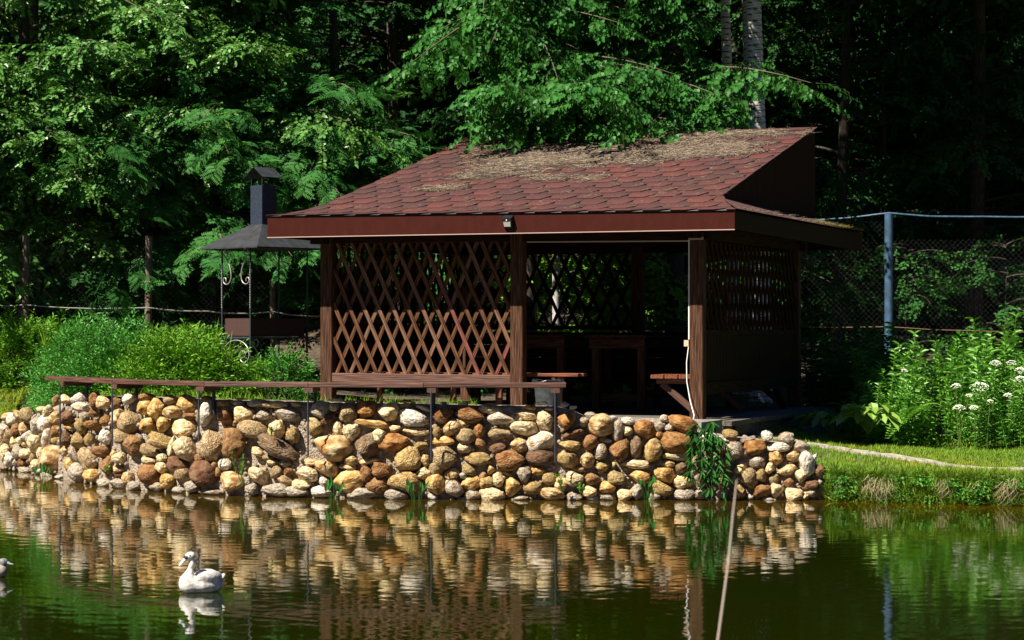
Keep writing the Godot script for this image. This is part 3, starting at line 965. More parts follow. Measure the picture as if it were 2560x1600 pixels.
func make_shingles(g: Node3D) -> void:
	var mats := []
	for t in [[0.142, 0.038, 0.032], [0.118, 0.035, 0.031], [0.165, 0.042, 0.033], [0.130, 0.040, 0.036], [0.098, 0.033, 0.031]]:
		var m := material(lin(t[0], t[1], t[2]), 0.95, T.grit, Vector3(7, 7, 7))
		m.vertex_color_use_as_albedo = true
		mats.append(m)
	var region := PackedVector2Array([Vector2(-4.85, -0.005), Vector2(-4.60, 0.96), Vector2(-4.60, 5.31), Vector2(0.115, 5.31), Vector2(0.115, 0.96), Vector2(0.525, -0.005)])
	var e := 0.318
	var pitch := 0.30
	var made := 0
	var rest := MB.new()
	for row in 18:
		var s0 := row * e - 0.002
		var a := -5.2 + (pitch * 0.5 if row % 2 else 0.0) + rf(-0.01, 0.01)
		while a < 0.7:
			var hs := e * 1.42
			# a hexagonal tab: its lower half shows, its upper half runs under the next course
			var w := pitch * 0.5 - 0.003
			var out := PackedVector2Array([Vector2(a - w * 0.60, s0), Vector2(a + w * 0.60, s0), Vector2(a + w, s0 + e * 0.6), Vector2(a + w, s0 + hs), Vector2(a - w, s0 + hs), Vector2(a - w, s0 + e * 0.6)])
			for cut in Geometry2D.intersect_polygons(out, region):
				var lo := []
				var hi := []
				var lift := rf(0.0, 0.006) * rng.randf()
				for p in cut:
					var k: float = clampf((p.y - s0) / hs, 0, 1)
					lo.append(roof_point(p.x, p.y, lerpf(0.0025, -0.006, k)))
					hi.append(roof_point(p.x, p.y, lerpf(0.0075 + lift, 0.0005, k)))
				var mb: MB = MB.new() if made < 300 else rest
				var mid := Vector3.ZERO
				for p in lo:
					mid += p
				mid = mid / lo.size() - Vector3(0, 0.05, 0)
				var grey := rng.randi() % mats.size()
				var up := Vector3(0, 0.97, 0.24)
				var turned: bool = hi.size() > 2 and (hi[2] - hi[0]).cross(hi[1] - hi[0]).dot(up) < 0.0
				for i in range(1, hi.size() - 1):
					for q in ([0, i + 1, i] if turned else [0, i, i + 1]):
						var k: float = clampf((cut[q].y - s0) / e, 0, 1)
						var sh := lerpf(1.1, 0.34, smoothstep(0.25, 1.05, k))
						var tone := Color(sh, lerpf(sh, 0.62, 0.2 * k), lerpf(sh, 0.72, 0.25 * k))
						if made >= 300:
							var c: Color = mats[grey].albedo_color.srgb_to_linear()
							tone = Color(tone.r * c.r, tone.g * c.g, tone.b * c.b)
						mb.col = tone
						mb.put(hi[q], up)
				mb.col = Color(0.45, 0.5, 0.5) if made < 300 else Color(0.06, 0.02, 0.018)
				for i in lo.size():
					var j := (i + 1) % lo.size()
					mb.flat([lo[i], lo[j], hi[j], hi[i]], mid)
				if made < 300:
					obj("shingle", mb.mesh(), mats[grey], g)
				made += 1
			a += pitch
	var rm := material(Color.WHITE, 0.95, T.grit, Vector3(7, 7, 7))
	rm.vertex_color_use_as_albedo = true
	obj("upper_shingles", rest.mesh(), rm, g).set_meta("kind", "stuff")


func make_litter() -> void:
	var b := MB.new()
	for i in 11:
		var p := Vector3(rf(-0.10, 0.10), rf(0.001, 0.012), rf(-0.10, 0.10))
		var turn := rf(0, TAU)
		var d := Vector3(cos(turn), rf(-0.04, 0.09), sin(turn) * 0.8).normalized()
		b.col = Color(1, 1, 1) * rf(0.35, 1.5)
		if i % 4 == 0:
			b.leaf(p, d, (Vector3.UP + rv(0.4)).normalized(), rf(0.015, 0.03), rf(0.008, 0.014), 0.2, 0.2)
		else:
			b.tube([p, p + d * rf(0.025, 0.05) + Vector3(0, 0.004, 0), p + d * rf(0.06, 0.13)], [0.0034, 0.0032, 0.0015], 3)
	var cl := Cloud.new()
	var tries := 0
	while cl.count < 3600 and tries < 60000:
		tries += 1
		var a := rf(-4.5, 0.1)
		var s := rf(0.4, 5.25)
		var k := -1.5
		for q in [[-2.5, 3.6, 1.3, 0.75, 1.25], [-1.1, 3.9, 0.8, 0.6, 1.15], [-3.1, 2.6, 0.55, 0.45, 0.9], [-2.2, 2.2, 1.0, 0.25, 0.5], [-3.5, 1.75, 0.45, 0.16, 0.8], [-0.5, 4.1, 0.5, 0.35, 0.6], [-1.6, 4.9, 1.8, 0.3, 1.0], [-4.0, 4.4, 0.35, 0.2, 0.6]]:
			k = maxf(k, q[4] - pow((a - q[0]) / q[2], 2) - pow((s - q[1]) / q[3], 2))
		k += noise.get_noise_2d(a * 160, s * 330) * 1.3
		if k > rf(0.05, 1.7) or rng.randf() < 0.05:
			var sc := rf(0.6, 1.2) if k > 0.1 else rf(0.12, 0.45)
			var t := rf(0.5, 1.6)
			cl.put(gaz.basis * Basis(Vector3.RIGHT, 0.245) * Basis(Vector3.UP, rf(0, TAU)) * Basis.from_scale(Vector3(sc, sc * 1.1, sc)), gaz * roof_point(a, s, 0.006), Color(t, t * rf(0.92, 1.0), t * rf(0.85, 1.0)))
	tag(scatter("roof_litter", b.mesh(), cl, M.litter), "dry fallen twigs and catkins lying in drifts over the red roof", "leaf litter")
	# moss and needles along the right eave
	var mb := MB.new()
	for i in 40:
		var p := Vector3(rf(-0.04, 0.04), rf(0, 0.01), rf(-0.04, 0.04))
		mb.col = Color(1, 1, 1) * rf(0.5, 1.3)
		mb.thin(p, (Vector3.UP + rv(0.9)).normalized(), rv().normalized(), rf(0.012, 0.03), 0.006)
	var mc := Cloud.new()
	var lc := Cloud.new()
	for i in 700:
		var z := rf(-5.3, 0.4)
		var k := clampf((0.5 - z) / 5.8, 0, 1)
		var x := 0.51 - rf(0, 0.22) * rf(0, 1)
		var p := gaz * Vector3(x, lerpf(2.18, 2.33, (0.52 - x) / 0.43) + 0.004, z)
		if rng.randf() < 0.15 + 0.85 * smoothstep(0.45, 0.85, k):
			var c := Color(1, 1, 1) if rng.randf() < smoothstep(0.5, 0.85, k) else Color(1.4, 1.1, 5.0) * 0.9
			(mc if c.b < 2 else lc).put(Basis(Vector3.UP, rf(0, TAU)) * Basis.from_scale(Vector3.ONE * (rf(0.7, 1.3) if c.b < 2 else rf(0.4, 0.8))), p, Color(1, 1, 1) * rf(0.7, 1.2))
	tag(scatter("eave_moss", mb.mesh(), mc, M.moss), "yellow moss growing along the right eave of the roof", "moss")
	tag(scatter("eave_needles", b.mesh(), lc, M.litter), "dry needles caught on the edge of the right eave", "leaf litter")


func make_furniture() -> void:
	# tables
	for q in [[-1.89, -1.14, "dark wooden table in the gazebo, the right one of two, seen through the open bay"], [-2.95, -2.12, "dark wooden table in the gazebo standing close behind the middle front post"]]:
		var t := thing("picnic_table", q[2], "table", Vector3.ZERO, 0.0, "tables in the gazebo")
		t.transform = gaz * Transform3D(Basis(), Vector3((q[0] + q[1]) * 0.5, 0, -2.6))
		var w: float = q[1] - q[0]
		for i in 4:
			board("table_board", Vector3(-w * 0.5 + w * (i + 0.5) / 4.0, 0.87, -1.0), Vector3(-w * 0.5 + w * (i + 0.5) / 4.0, 0.87, 1.0), w / 4.0 - 0.006, 0.03, Vector3.RIGHT, M.post, t)
		for x in [-1, 1]:
			board("apron", Vector3(x * (w * 0.5 - 0.09), 0.79, -0.9), Vector3(x * (w * 0.5 - 0.09), 0.79, 0.9), 0.12, 0.03, Vector3.UP, M.post, t)
			for z in [-0.85, 0.85]:
				board("leg", Vector3(x * (w * 0.5 - 0.1), 0, z), Vector3(x * (w * 0.5 - 0.1), 0.85, z), 0.09, 0.09, Vector3.RIGHT, M.post, t)
		for z in [-0.92, 0.92]:
			board("apron", Vector3(-w * 0.5 + 0.04, 0.79, z), Vector3(w * 0.5 - 0.04, 0.79, z), 0.12, 0.03, Vector3.UP, M.post, t)
			board("stretcher", Vector3(-w * 0.5 + 0.1, 0.17, z * 0.9), Vector3(w * 0.5 - 0.1, 0.17, z * 0.9), 0.09, 0.04, Vector3.UP, M.post, t)
	# bench behind the front lattice
	var b := thing("inner_bench", "reddish bench inside the gazebo running behind the front lattice past the middle post", "bench", Vector3.ZERO, 0.0, "benches in the gazebo")
	b.transform = gaz * Transform3D(Basis(), Vector3(-2.8, 0, -0.38))
	for i in 3:
		board("seat_board", Vector3(-1.42, 0.45, -0.125 + 0.125 * i), Vector3([1.30, 1.36, 1.34][i], 0.45, -0.125 + 0.125 * i), 0.035, 0.115, Vector3.UP, M.seat, b)
	for x in [-1.1, -0.2, 0.35, 1.05]:
		for z in [-0.12, 0.12]:
			board("leg", Vector3(x + z * 0.5, -0.02, z), Vector3(x + z * 0.5, 0.43, z), 0.05, 0.05, Vector3.RIGHT, M.seat, b)
		board("bearer", Vector3(x, 0.40, -0.17), Vector3(x, 0.40, 0.17), 0.06, 0.04, Vector3.UP, M.post, b)
	# bench along the right side
	var c := thing("inner_bench", "reddish bench inside the gazebo along its right side, held by a slanting brace", "bench", Vector3.ZERO, 0.0, "benches in the gazebo")
	c.transform = gaz * Transform3D(Basis(), Vector3(-0.38, 0, -2.0))
	for i in 3:
		board("seat_board", Vector3(-0.16 + 0.15 * i, 0.445, 1.88 - 0.02 * i), Vector3(-0.16 + 0.15 * i, 0.445, -1.9), 0.04, 0.142, Vector3.UP, M.seat, c)
	for z in [1.75, 0.0, -1.8]:
		board("bearer", Vector3(-0.2, 0.395, z), Vector3(0.28, 0.395, z), 0.06, 0.05, Vector3.UP, M.seat, c)
		board("brace", Vector3(-0.14, 0.37, z), Vector3(0.27, 0.03, z), 0.07, 0.045, Vector3.UP, M.bench, c)
	# bench along the back
	var e := thing("inner_bench", "dark bench inside the gazebo along the back boarding", "bench", Vector3.ZERO, 0.0, "benches in the gazebo")
	e.transform = gaz * Transform3D(Basis(), Vector3(-2.3, 0, -3.88))
	for i in 3:
		board("seat_board", Vector3(-2.0, 0.445, -0.125 + 0.125 * i), Vector3(1.7, 0.445, -0.125 + 0.125 * i), 0.035, 0.115, Vector3.UP, M.post, e)
	for x in [-1.8, -0.6, 0.6, 1.5]:
		board("leg", Vector3(x, 0, 0.1), Vector3(x, 0.43, 0.1), 0.07, 0.07, Vector3.RIGHT, M.post, e)
	# solar lamp
	var s := thing("solar_lamp", "small black solar lamp fixed to the front fascia of the gazebo", "lamp")
	s.transform = gaz * Transform3D(Basis(), Vector3(-1.965, 2.02, 0.553))
	var hb := MB.new()
	hb.solid([Vector3(-0.055, 0, 0), Vector3(0.055, 0, 0), Vector3(0.045, 0.005, 0.045), Vector3(-0.045, 0.005, 0.045)], [Vector3(-0.052, 0.135, 0), Vector3(0.052, 0.135, 0), Vector3(0.05, 0.098, 0.078), Vector3(-0.05, 0.098, 0.078)])
	obj("housing", hb.mesh(), M.black, s)
	var lens := MB.new()
	lens.solid([Vector3(-0.036, 0.012, 0.047), Vector3(0.036, 0.012, 0.047), Vector3(0.036, 0.012, 0.050), Vector3(-0.036, 0.012, 0.050)], [Vector3(-0.04, 0.062, 0.0645), Vector3(0.04, 0.062, 0.0645), Vector3(0.04, 0.062, 0.069), Vector3(-0.04, 0.062, 0.069)])
	obj("lens", lens.mesh(), M.lamp_face, s)
	var dot := MB.new()
	dot.tube([Vector3(0, 0.078, 0.07), Vector3(0, 0.079, 0.079)], [0.01, 0.006], 8, true)
	obj("sensor", dot.mesh(), M.white, s)
	# power cable on the right post
	var cab := thing("power_cable", "white cable running down the right front post to the wall", "cable")
	cab.transform = gaz
	board("conduit", Vector3(-0.152, 0.84, -0.02), Vector3(-0.152, 1.90, -0.02), 0.014, 0.02, Vector3.RIGHT, M.white, cab, 0.003)
	board("conduit", Vector3(-0.152, 1.90, -0.006), Vector3(0.01, 1.905, -0.006), 0.03, 0.012, Vector3.UP, M.lip, cab, 0.002)
	var jb := MB.new()
	jb.box(Vector3(0.05, 0.065, 0.05), Vector3(-0.175, 0.80, -0.015))
	obj("junction_box", jb.mesh(), M.plug, cab)
	var cb := MB.new()
	cb.tube([Vector3(-0.15, 0.78, 0.0), Vector3(-0.17, 0.6, 0.01), Vector3(-0.165, 0.4, 0.02), Vector3(-0.12, 0.2, 0.05), Vector3(-0.05, 0.05, 0.14), Vector3(-0.015, -0.03, 0.3), Vector3(0.0, -0.08, 0.5)], [0.006, 0.006, 0.006, 0.006, 0.006, 0.006, 0.006], 6)
	obj("loose_cable", cb.mesh(), M.white, cab)
	# bin behind the wall bench
	var bin := thing("waste_bin", "grey plastic bin with a black bag folded over its rim behind the bench", "bin", spot(1371, 1016, 22.75) * Vector3(1, 0, 1) + Vector3(0, 0.70, 0))
	var bb := MB.new()
	bb.tube([Vector3(0, 0.01, 0), Vector3(0, 0.2, 0), Vector3(0, 0.42, 0)], [0.112, 0.128, 0.148], 16)
	obj("bucket", bb.mesh(), M.plastic, bin)
	var bg := MB.new()
	var rim := []
	var rr := []
	for i in 25:
		var an := TAU * i / 24.0
		rim.append(Vector3(cos(an) * 0.152, 0.42 + 0.012 * sin(an * 5.0), sin(an) * 0.152))
		rr.append(0.014 + 0.005 * sin(an * 7.0))
	bg.tube(rim, rr, 6)
	obj("bag_rim", bg.mesh(), M.bag, bin)
	var bt := MB.new()
	bt.tube([Vector3(0, 0.40, 0), Vector3(0, 0.33, 0)], [0.148, 0.12], 14)
	obj("bag", bt.mesh(), M.bag, bin)


func make_wall_bench() -> void:
	var b := thing("wall_bench", "long brown slatted bench carried on iron rods along the top of the stone wall", "bench")
	var pts := []
	for q in [[112, 24.9], [281, 23.25], [510, 22.25], [770, 21.85], [1058, 21.70], [1415, 21.65]]:
		pts.append(Vector3((q[0] - 1280.0) / F * q[1], 1.105, -q[1]))
	for i in 5:
		var a: Vector3 = pts[i]
		var e: Vector3 = pts[i + 1]
		var n: Vector3 = Vector3((e - a).z, 0, -(e - a).x).normalized()
		if n.z > 0:
			n = -n
		var t := (e - a).normalized()
		for k in 3:
			var off := n * (0.05 + 0.108 * k) + Vector3(0, rf(-0.002, 0.002), 0)
			board("slat", a + off + t * 0.003, e + off - t * 0.003, 0.045, 0.098, Vector3.UP, M.bench if (i + k) % 3 else M.bench_light, b, 0.004)
	for q in [[150, 24.45, 1113, 1], [281, 23.2, 1115, 0], [497, 22.2, 1103, 0], [770, 21.80, 1143, 0], [1078, 21.64, 1152, 0], [1388, 21.55, 1155, 0]]:
		var p := spot(q[0], q[2], q[1])
		var i := clampi(floori(q[0] / 240.0), 0, 4)
		var d: Vector3 = pts[mini(i + 1, 5)] - pts[i]
		var n := Vector3(d.z, 0, -d.x).normalized()
		if n.z > 0:
			n = -n
		board("bearer", Vector3(p.x, 1.058, p.z) + n * 0.02, Vector3(p.x, 1.058, p.z) + n * 0.36, 0.046, 0.085, Vector3.UP, M.bench_light, b)
		var f := MB.new()
		f.tube([p, Vector3(p.x, 1.04, p.z)], [0.0085, 0.0085], 8, true)
		obj("iron_rod", f.mesh(), M.iron, b)
		var r := MB.new()
		var back := Vector3(p.x, 0.80, p.z) + n * 0.31
		r.tube([back, back + Vector3(0, 0.26, 0)], [0.018, 0.018], 8, true)
		obj("iron_leg", r.mesh(), M.iron, b)


# ---------------------------------------------------------------- barbecue, fences, stalk
func scroll(b: MB, a: Vector3, x: Vector3, y: Vector3, size: float, r: float) -> void:
	# an S of flat bar: a curl, a long belly, a smaller curl; x points away from the post, y up
	var pts := []
	var rr := []
	for i in 14:
		var t := i / 13.0
		var an := lerpf(-4.4, 0.6, t)
		var rad := lerpf(0.035, 0.105, t) * size
		pts.append(a + x * (0.16 * size + sin(an) * rad) + y * (0.86 * size + cos(an) * -rad * 0.9 + 0.0))
	var s: Vector3 = pts[-1]
	pts.clear()
	for i in 46:
		var t := i / 45.0
		var p: Vector2
		if t < 0.3:
			var u := t / 0.3
			var an := lerpf(PI * 1.9, -PI * 0.25, u)
			var rad := lerpf(0.035, 0.10, u)
			p = Vector2(0.13 + sin(an) * rad, 0.86 - cos(an) * rad)
		elif t < 0.68:
			var u := (t - 0.3) / 0.38
			p = Vector2(0.06, 0.79).bezier_interpolate(Vector2(0.0, 0.86), Vector2(0.30, 0.62), Vector2(0.29, 0.36), u) if u < 0.999 else Vector2(0.29, 0.36)
			if u < 0.001:
				p = Vector2(0.06, 0.79)
		else:
			var u := (t - 0.68) / 0.32
			var an := lerpf(0.0, PI * 1.9, u)
			var rad := lerpf(0.14, 0.035, u)
			var c := Vector2(lerpf(0.15, 0.10, u), lerpf(0.33, 0.25, u))
			p = c + Vector2(cos(an), -sin(an)) * rad
		pts.append(a + x * p.x * size + y * p.y * size)
		rr.append(r)
	b.tube(pts, rr, 5)


func make_barbecue() -> void:
	var g := thing("barbecue", "black iron charcoal grill with a pyramid hood, chimney flue and scrolled legs", "barbecue", Vector3(-3.03, 0.86, -27.71), deg_to_rad(46))
	var hx := 0.45
	var hz := 0.27
	var top := 1.80
	# posts, twisted in the middle
	for q in [[-hx, hz], [-hx, -hz], [hx, hz], [hx, -hz]]:
		var b := MB.new()
		b.tube([Vector3(q[0], -0.1, q[1]), Vector3(q[0], 1.06, q[1])], [0.011, 0.011], 6)
		b.tube([Vector3(q[0], 1.52, q[1]), Vector3(q[0], top, q[1])], [0.011, 0.011], 6)
		obj("post", b.mesh(), M.iron, g)
		var tw := MB.new()
		for k in 2:
			var pts := []
			var rr := []
			for i in 60:
				var t := i / 59.0
				var an := t * TAU * 8.0 + PI * k
				pts.append(Vector3(q[0] + cos(an) * 0.007, lerpf(1.05, 1.53, t), q[1] + sin(an) * 0.007))
				rr.append(0.007)
			tw.tube(pts, rr, 5)
		obj("twisted_bar", tw.mesh(), M.twisted, g)
	# fire box
	for q in [[Vector3(-hx + 0.03, 0.82, 0), Vector3(0.006, 0.21, hz * 2 - 0.05)], [Vector3(hx - 0.03, 0.82, 0), Vector3(0.006, 0.21, hz * 2 - 0.05)], [Vector3(0, 0.82, hz - 0.028), Vector3(hx * 2 - 0.066, 0.21, 0.006)], [Vector3(0, 0.82, -hz + 0.028), Vector3(hx * 2 - 0.066, 0.21, 0.006)], [Vector3(0, 0.712, 0), Vector3(hx * 2 - 0.07, 0.006, hz * 2 - 0.06)]]:
		var b := MB.new()
		b.box(q[1], q[0])
		obj("firebox_plate", b.mesh(), M.grill, g)
	for q in [[Vector3(-hx, 0.69, -hz), Vector3(-hx, 0.69, hz)], [Vector3(hx, 0.69, -hz), Vector3(hx, 0.69, hz)], [Vector3(-hx, 0.69, hz), Vector3(hx, 0.69, hz)], [Vector3(-hx, 0.69, -hz), Vector3(hx, 0.69, -hz)]]:
		board("rail", q[0], q[1], 0.022, 0.022, Vector3.UP, M.iron, g, 0.003)
	# hood
	var hb := MB.new()
	var w := 0.55
	var f := 0.112
	var y0 := top - 0.02
	var y1 := top + 0.27
	var c := [Vector3(-w, y0, -w), Vector3(w, y0, -w), Vector3(w, y0, w), Vector3(-w, y0, w)]
	var d := [Vector3(-f, y1, -f), Vector3(f, y1, -f), Vector3(f, y1, f), Vector3(-f, y1, f)]
	var lip := []
	for p in c:
		lip.append(p - Vector3(0, 0.014, 0))
	for i in 4:
		var j := (i + 1) % 4
		hb.flat([c[i], c[j], d[j], d[i]], Vector3(0, 1.6, 0))
		hb.flat([lip[i], lip[j], c[j], c[i]], Vector3(0, 1.75, 0))
	obj("hood", hb.mesh(), M.hood, g).position = Vector3(-0.05, 0, 0.03)
	var fb := MB.new()
	fb.box(Vector3(f * 2 - 0.004, 0.50, f * 2 - 0.004), Vector3(-0.05, y1 + 0.23, 0.03))
	obj("flue", fb.mesh(), M.flue, g)
	for q in [[-1, -1], [1, -1], [1, 1], [-1, 1]]:
		var r := MB.new()
		r.tube([Vector3(-0.05 + q[0] * (f - 0.01), y1 + 0.46, 0.03 + q[1] * (f - 0.01)), Vector3(-0.05 + q[0] * (f - 0.01), y1 + 0.66, 0.03 + q[1] * (f - 0.01))], [0.004, 0.004], 5)
		obj("cap_stay", r.mesh(), M.iron, g)
	for s in [-1, 1]:
		var cm := MB.new()
		var a0 := Vector3(-0.21, y1 + 0.70, 0.03)
		var a1 := Vector3(0.11, y1 + 0.70, 0.03)
		var e0 := Vector3(-0.21, y1 + 0.57, 0.03 + s * 0.185)
		var e1 := Vector3(0.11, y1 + 0.57, 0.03 + s * 0.185)
		var th := Vector3(0, 0.006, 0)
		cm.solid([a0, a1, e1, e0], [a0 + th, a1 + th, e1 + th, e0 + th])
		obj("cap_plate", cm.mesh(), M.hood, g)
	# scrolls
	for q in [[Vector3(-hx, 1.30, hz), Vector3(0, 0, -1)], [Vector3(-hx, 1.30, -hz), Vector3(0, 0, 1)]]:
		var b := MB.new()
		scroll(b, q[0] - Vector3(0, 0.08, 0), q[1], Vector3.UP, 0.60, 0.0075)
		obj("scroll", b.mesh(), M.bright_iron, g)
	for q in [[Vector3(-hx, 0.10, hz), Vector3(1, 0, 0)], [Vector3(hx, 0.10, hz), Vector3(-1, 0, 0)], [Vector3(-hx, 0.10, -hz), Vector3(1, 0, 0)]]:
		var b := MB.new()
		scroll(b, q[0] + Vector3(0, 0.02, 0), q[1], Vector3.UP, 0.60, 0.007)
		obj("scroll", b.mesh(), M.bright_iron if q[0].x < 0 else M.rust, g)
	var arch := MB.new()
	var pts := []
	var rr := []
	for i in 40:
		var t := i / 39.0
		if t < 0.5:
			var an := lerpf(PI, 0.15, t / 0.5)
			pts.append(Vector3(-hx, 0.48 + sin(an) * 0.18, cos(an) * 0.25))
		else:
			var an := lerpf(0.15, -PI * 2.3, (t - 0.5) / 0.5)
			var rad := lerpf(0.11, 0.025, (t - 0.5) / 0.5)
			pts.append(Vector3(-hx, 0.48 + sin(an) * rad - 0.0, 0.14 + cos(an) * rad))
		rr.append(0.008)
	arch.tube(pts, rr, 5)
	obj("arch_scroll", arch.mesh(), M.bright_iron, g)


func pole(called: String, foot: Vector3, h: float, r: float, mat: Material, parent: Node, lean := Vector3.ZERO) -> void:
	var b := MB.new()
	b.tube([Vector3(0, -0.3, 0), Vector3(0, h * 0.5, 0) + lean * 0.5, Vector3(0, h, 0) + lean], [r, r, r * 0.98], 12, true)
	obj(called, b.mesh(), mat, parent).position = foot


func sagging(called: String, pts: Array, r: float, mat: Material, parent: Node, wig := 0.02) -> void:
	var b := MB.new()
	var out := []
	var rr := []
	for i in pts.size() - 1:
		for k in 10:
			var t := k / 10.0
			var p: Vector3 = pts[i].lerp(pts[i + 1], t)
			out.append(p - Vector3(0, sin(PI * t) * wig - noise.get_noise_1d(p.x * 90) * wig * 0.8, 0))
			rr.append(r)
	out.append(pts[-1])
	rr.append(r)
	b.tube(out, rr, 5)
	obj(called, b.mesh(), mat, parent)


func netting(a: Vector3, b: Vector3, h: float, parent: Node) -> void:
	# woven wire: every strand a zigzag, hooked into the next
	var p := 0.036
	var m := MB.new()
	var pts := []
	var rr := []
	var n := int(h / p)
	for k in n:
		pts.append(Vector3((k % 2) * p, k * p, (k % 2) * 0.004))
		rr.append(0.0008)
	m.tube(pts, rr, 3)
	var cl := Cloud.new()
	var l := (b - a).length()
	var x := (b - a).normalized()
	var basis := Basis(x, Vector3.UP, x.cross(Vector3.UP))
	var i := 0
	while i * p < l:
		var flip := basis if i % 2 == 0 else basis * Basis.from_scale(Vector3(-1, 1, 1))
		cl.put(flip, a + x * (i + (i % 2)) * p + Vector3(0, noise.get_noise_1d(i * 3.0) * 0.02, 0), Color(1, 1, 1))
		i += 1
	scatter("wire_netting", m.mesh(), cl, M.wire, parent)


func make_fences() -> void:
	var f := thing("chain_link_fence", "tall wire netting fence on blue and grey pipes behind the gazebo and right bushes", "fence")
	var c := spot(1390, 0, 31.0)
	var r := spot(2222, 0, 30.0)
	var l := Vector3(-3.0, 0, -31.2)
	var e := Vector3(8.2, 0, -29.6)
	pole("blue_pipe", Vector3(r.x, 0.45, r.z), 2.74, 0.058, M.blue_pole, f)
	pole("grey_pipe", Vector3(c.x, 0.8, c.z), 2.5, 0.052, M.grey_pole, f)
	sagging("top_rail", [Vector3(3.9, 3.12, -30.35), Vector3(r.x, 3.20, r.z), Vector3(6.0, 3.14, -29.9), Vector3(e.x, 3.17, e.z)], 0.014, M.blue_pole, f, 0.015)
	sagging("tension_wire", [Vector3(c.x, 1.70, c.z), Vector3(2.9, 1.70, -30.5), Vector3(r.x, 1.69, r.z + 0.06), Vector3(6.2, 1.63, -29.8), Vector3(e.x, 1.62, e.z)], 0.0048, M.rust, f, 0.01)
	sagging("tension_wire", [l + Vector3(0, 1.72, 0), Vector3(c.x, 1.70, c.z)], 0.007, M.rust, f, 0.01)
	for q in [[l, c], [c, r], [r, e]]:
		netting(Vector3(q[0].x, 0.75 if q[0].x < 3 else 0.5, q[0].z), Vector3(q[1].x, 0.75 if q[0].x < 3 else 0.5, q[1].z), 2.4, f)
	var g := thing("wire_fence", "old fence of weathered wooden posts and a slack wire under the left trees", "fence")
	for q in [[62, 29.0, 2.86, 0.045], [369, 29.2, 2.86, 0.046], [684, 29.6, 2.3, 0.036], [-220, 29.0, 2.8, 0.045]]:
		var p := spot(q[0], 0, q[1])
		pole("post", Vector3(p.x, 0.8, p.z), q[2] - 0.8, q[3], M.wood_pole, g, Vector3(rf(-0.02, 0.02), 0, 0))
	sagging("wire", [Vector3(-7.6, 2.0, -28.9), spot(62, 763, 28.94), spot(369, 770, 29.13), spot(520, 779, 29.3), spot(684, 780, 29.55), spot(800, 790, 29.8)], 0.009, M.bright_iron, g, 0.02)
	netting(Vector3(-7.6, 0.9, -29.06), Vector3(-3.0, 0.9, -29.7), 1.9, g)
	# the stalk on the near bank, out of focus
	var s := thing("dry_stalk", "single pale dry grass stalk close to the camera, out of focus over the water", "plant", Vector3(0.40, 0.28, -5.0))
	var b := MB.new()
	b.tube([Vector3(-0.02, 0, 0), Vector3(0.03, 0.5, 0), spot(1795, 1600, 5.0) - s.position, spot(1822, 1400, 5.0) - s.position, spot(1832, 1290, 5.0) - s.position, spot(1842, 1200, 5.0) - s.position], [0.0032, 0.0032, 0.0028, 0.0025, 0.0022, 0.0014], 8, true)
	obj("stem", b.mesh(), material(lin(0.40, 0.33, 0.28), 0.8), s)
	var kn := MB.new()
	kn.tube([spot(1821, 1412, 5.0) - s.position, spot(1822, 1400, 5.0) - s.position, spot(1823, 1388, 5.0) - s.position], [0.0028, 0.0042, 0.0028], 8, true)
	obj("node", kn.mesh(), material(lin(0.38, 0.32, 0.28), 0.8), s)


# ---------------------------------------------------------------- swan and duck
func net(prims: Array, lo: Vector3, hi: Vector3, cell: float) -> ArrayMesh:
	var n := Vector3i(((hi - lo) / cell).ceil()) + Vector3i.ONE
	var val := PackedFloat32Array()
	val.resize(n.x * n.y * n.z)
	var at := 0
	for z in n.z:
		for y in n.y:
			for x in n.x:
				val[at] = field(prims, lo + Vector3(x, y, z) * cell)
				at += 1
	var where := {}
	var nx := n.x
	var nxy := n.x * n.y
	for z in n.z - 1:
		for y in n.y - 1:
			for x in n.x - 1:
				var i := x + y * nx + z * nxy
				var neg := 0
				var cs := [val[i], val[i + 1], val[i + nx], val[i + nx + 1], val[i + nxy], val[i + nxy + 1], val[i + nxy + nx], val[i + nxy + nx + 1]]
				for q in cs:
					if q < 0.0:
						neg += 1
				if neg == 0 or neg == 8:
					continue
				var sum := Vector3.ZERO
				var k := 0
				for e in [[0, 1], [2, 3], [4, 5], [6, 7], [0, 2], [1, 3], [4, 6], [5, 7], [0, 4], [1, 5], [2, 6], [3, 7]]:
					var a: float = cs[e[0]]
					var b: float = cs[e[1]]
					if (a < 0.0) != (b < 0.0):
						var t := a / (a - b)
						var pa := Vector3(e[0] & 1, (e[0] >> 1) & 1, e[0] >> 2)
						var pb := Vector3(e[1] & 1, (e[1] >> 1) & 1, e[1] >> 2)
						sum += pa.lerp(pb, t)
						k += 1
				where[i] = lo + (Vector3(x, y, z) + sum / k) * cell
	var b := MB.new()
	var nrm := {}
	for i in where:
		var p: Vector3 = where[i]
		var h := cell * 0.5
		nrm[i] = Vector3(field(prims, p + Vector3(h, 0, 0)) - field(prims, p - Vector3(h, 0, 0)), field(prims, p + Vector3(0, h, 0)) - field(prims, p - Vector3(0, h, 0)), field(prims, p + Vector3(0, 0, h)) - field(prims, p - Vector3(0, 0, h))).normalized()
	for i in where:
		for ax in [[1, nx, nxy], [nx, nxy, 1], [nxy, 1, nx]]:
			var j: int = i + ax[0]
			if j >= val.size() or (val[i] < 0.0) == (val[j] < 0.0):
				continue
			var q := [i, i - ax[1], i - ax[1] - ax[2], i - ax[2]]
			if where.has(q[1]) and where.has(q[2]) and where.has(q[3]):
				b.smooth(where[q[0]], where[q[1]], where[q[2]], nrm[q[0]], nrm[q[1]], nrm[q[2]])
				b.smooth(where[q[0]], where[q[2]], where[q[3]], nrm[q[0]], nrm[q[2]], nrm[q[3]])
	return b.mesh()


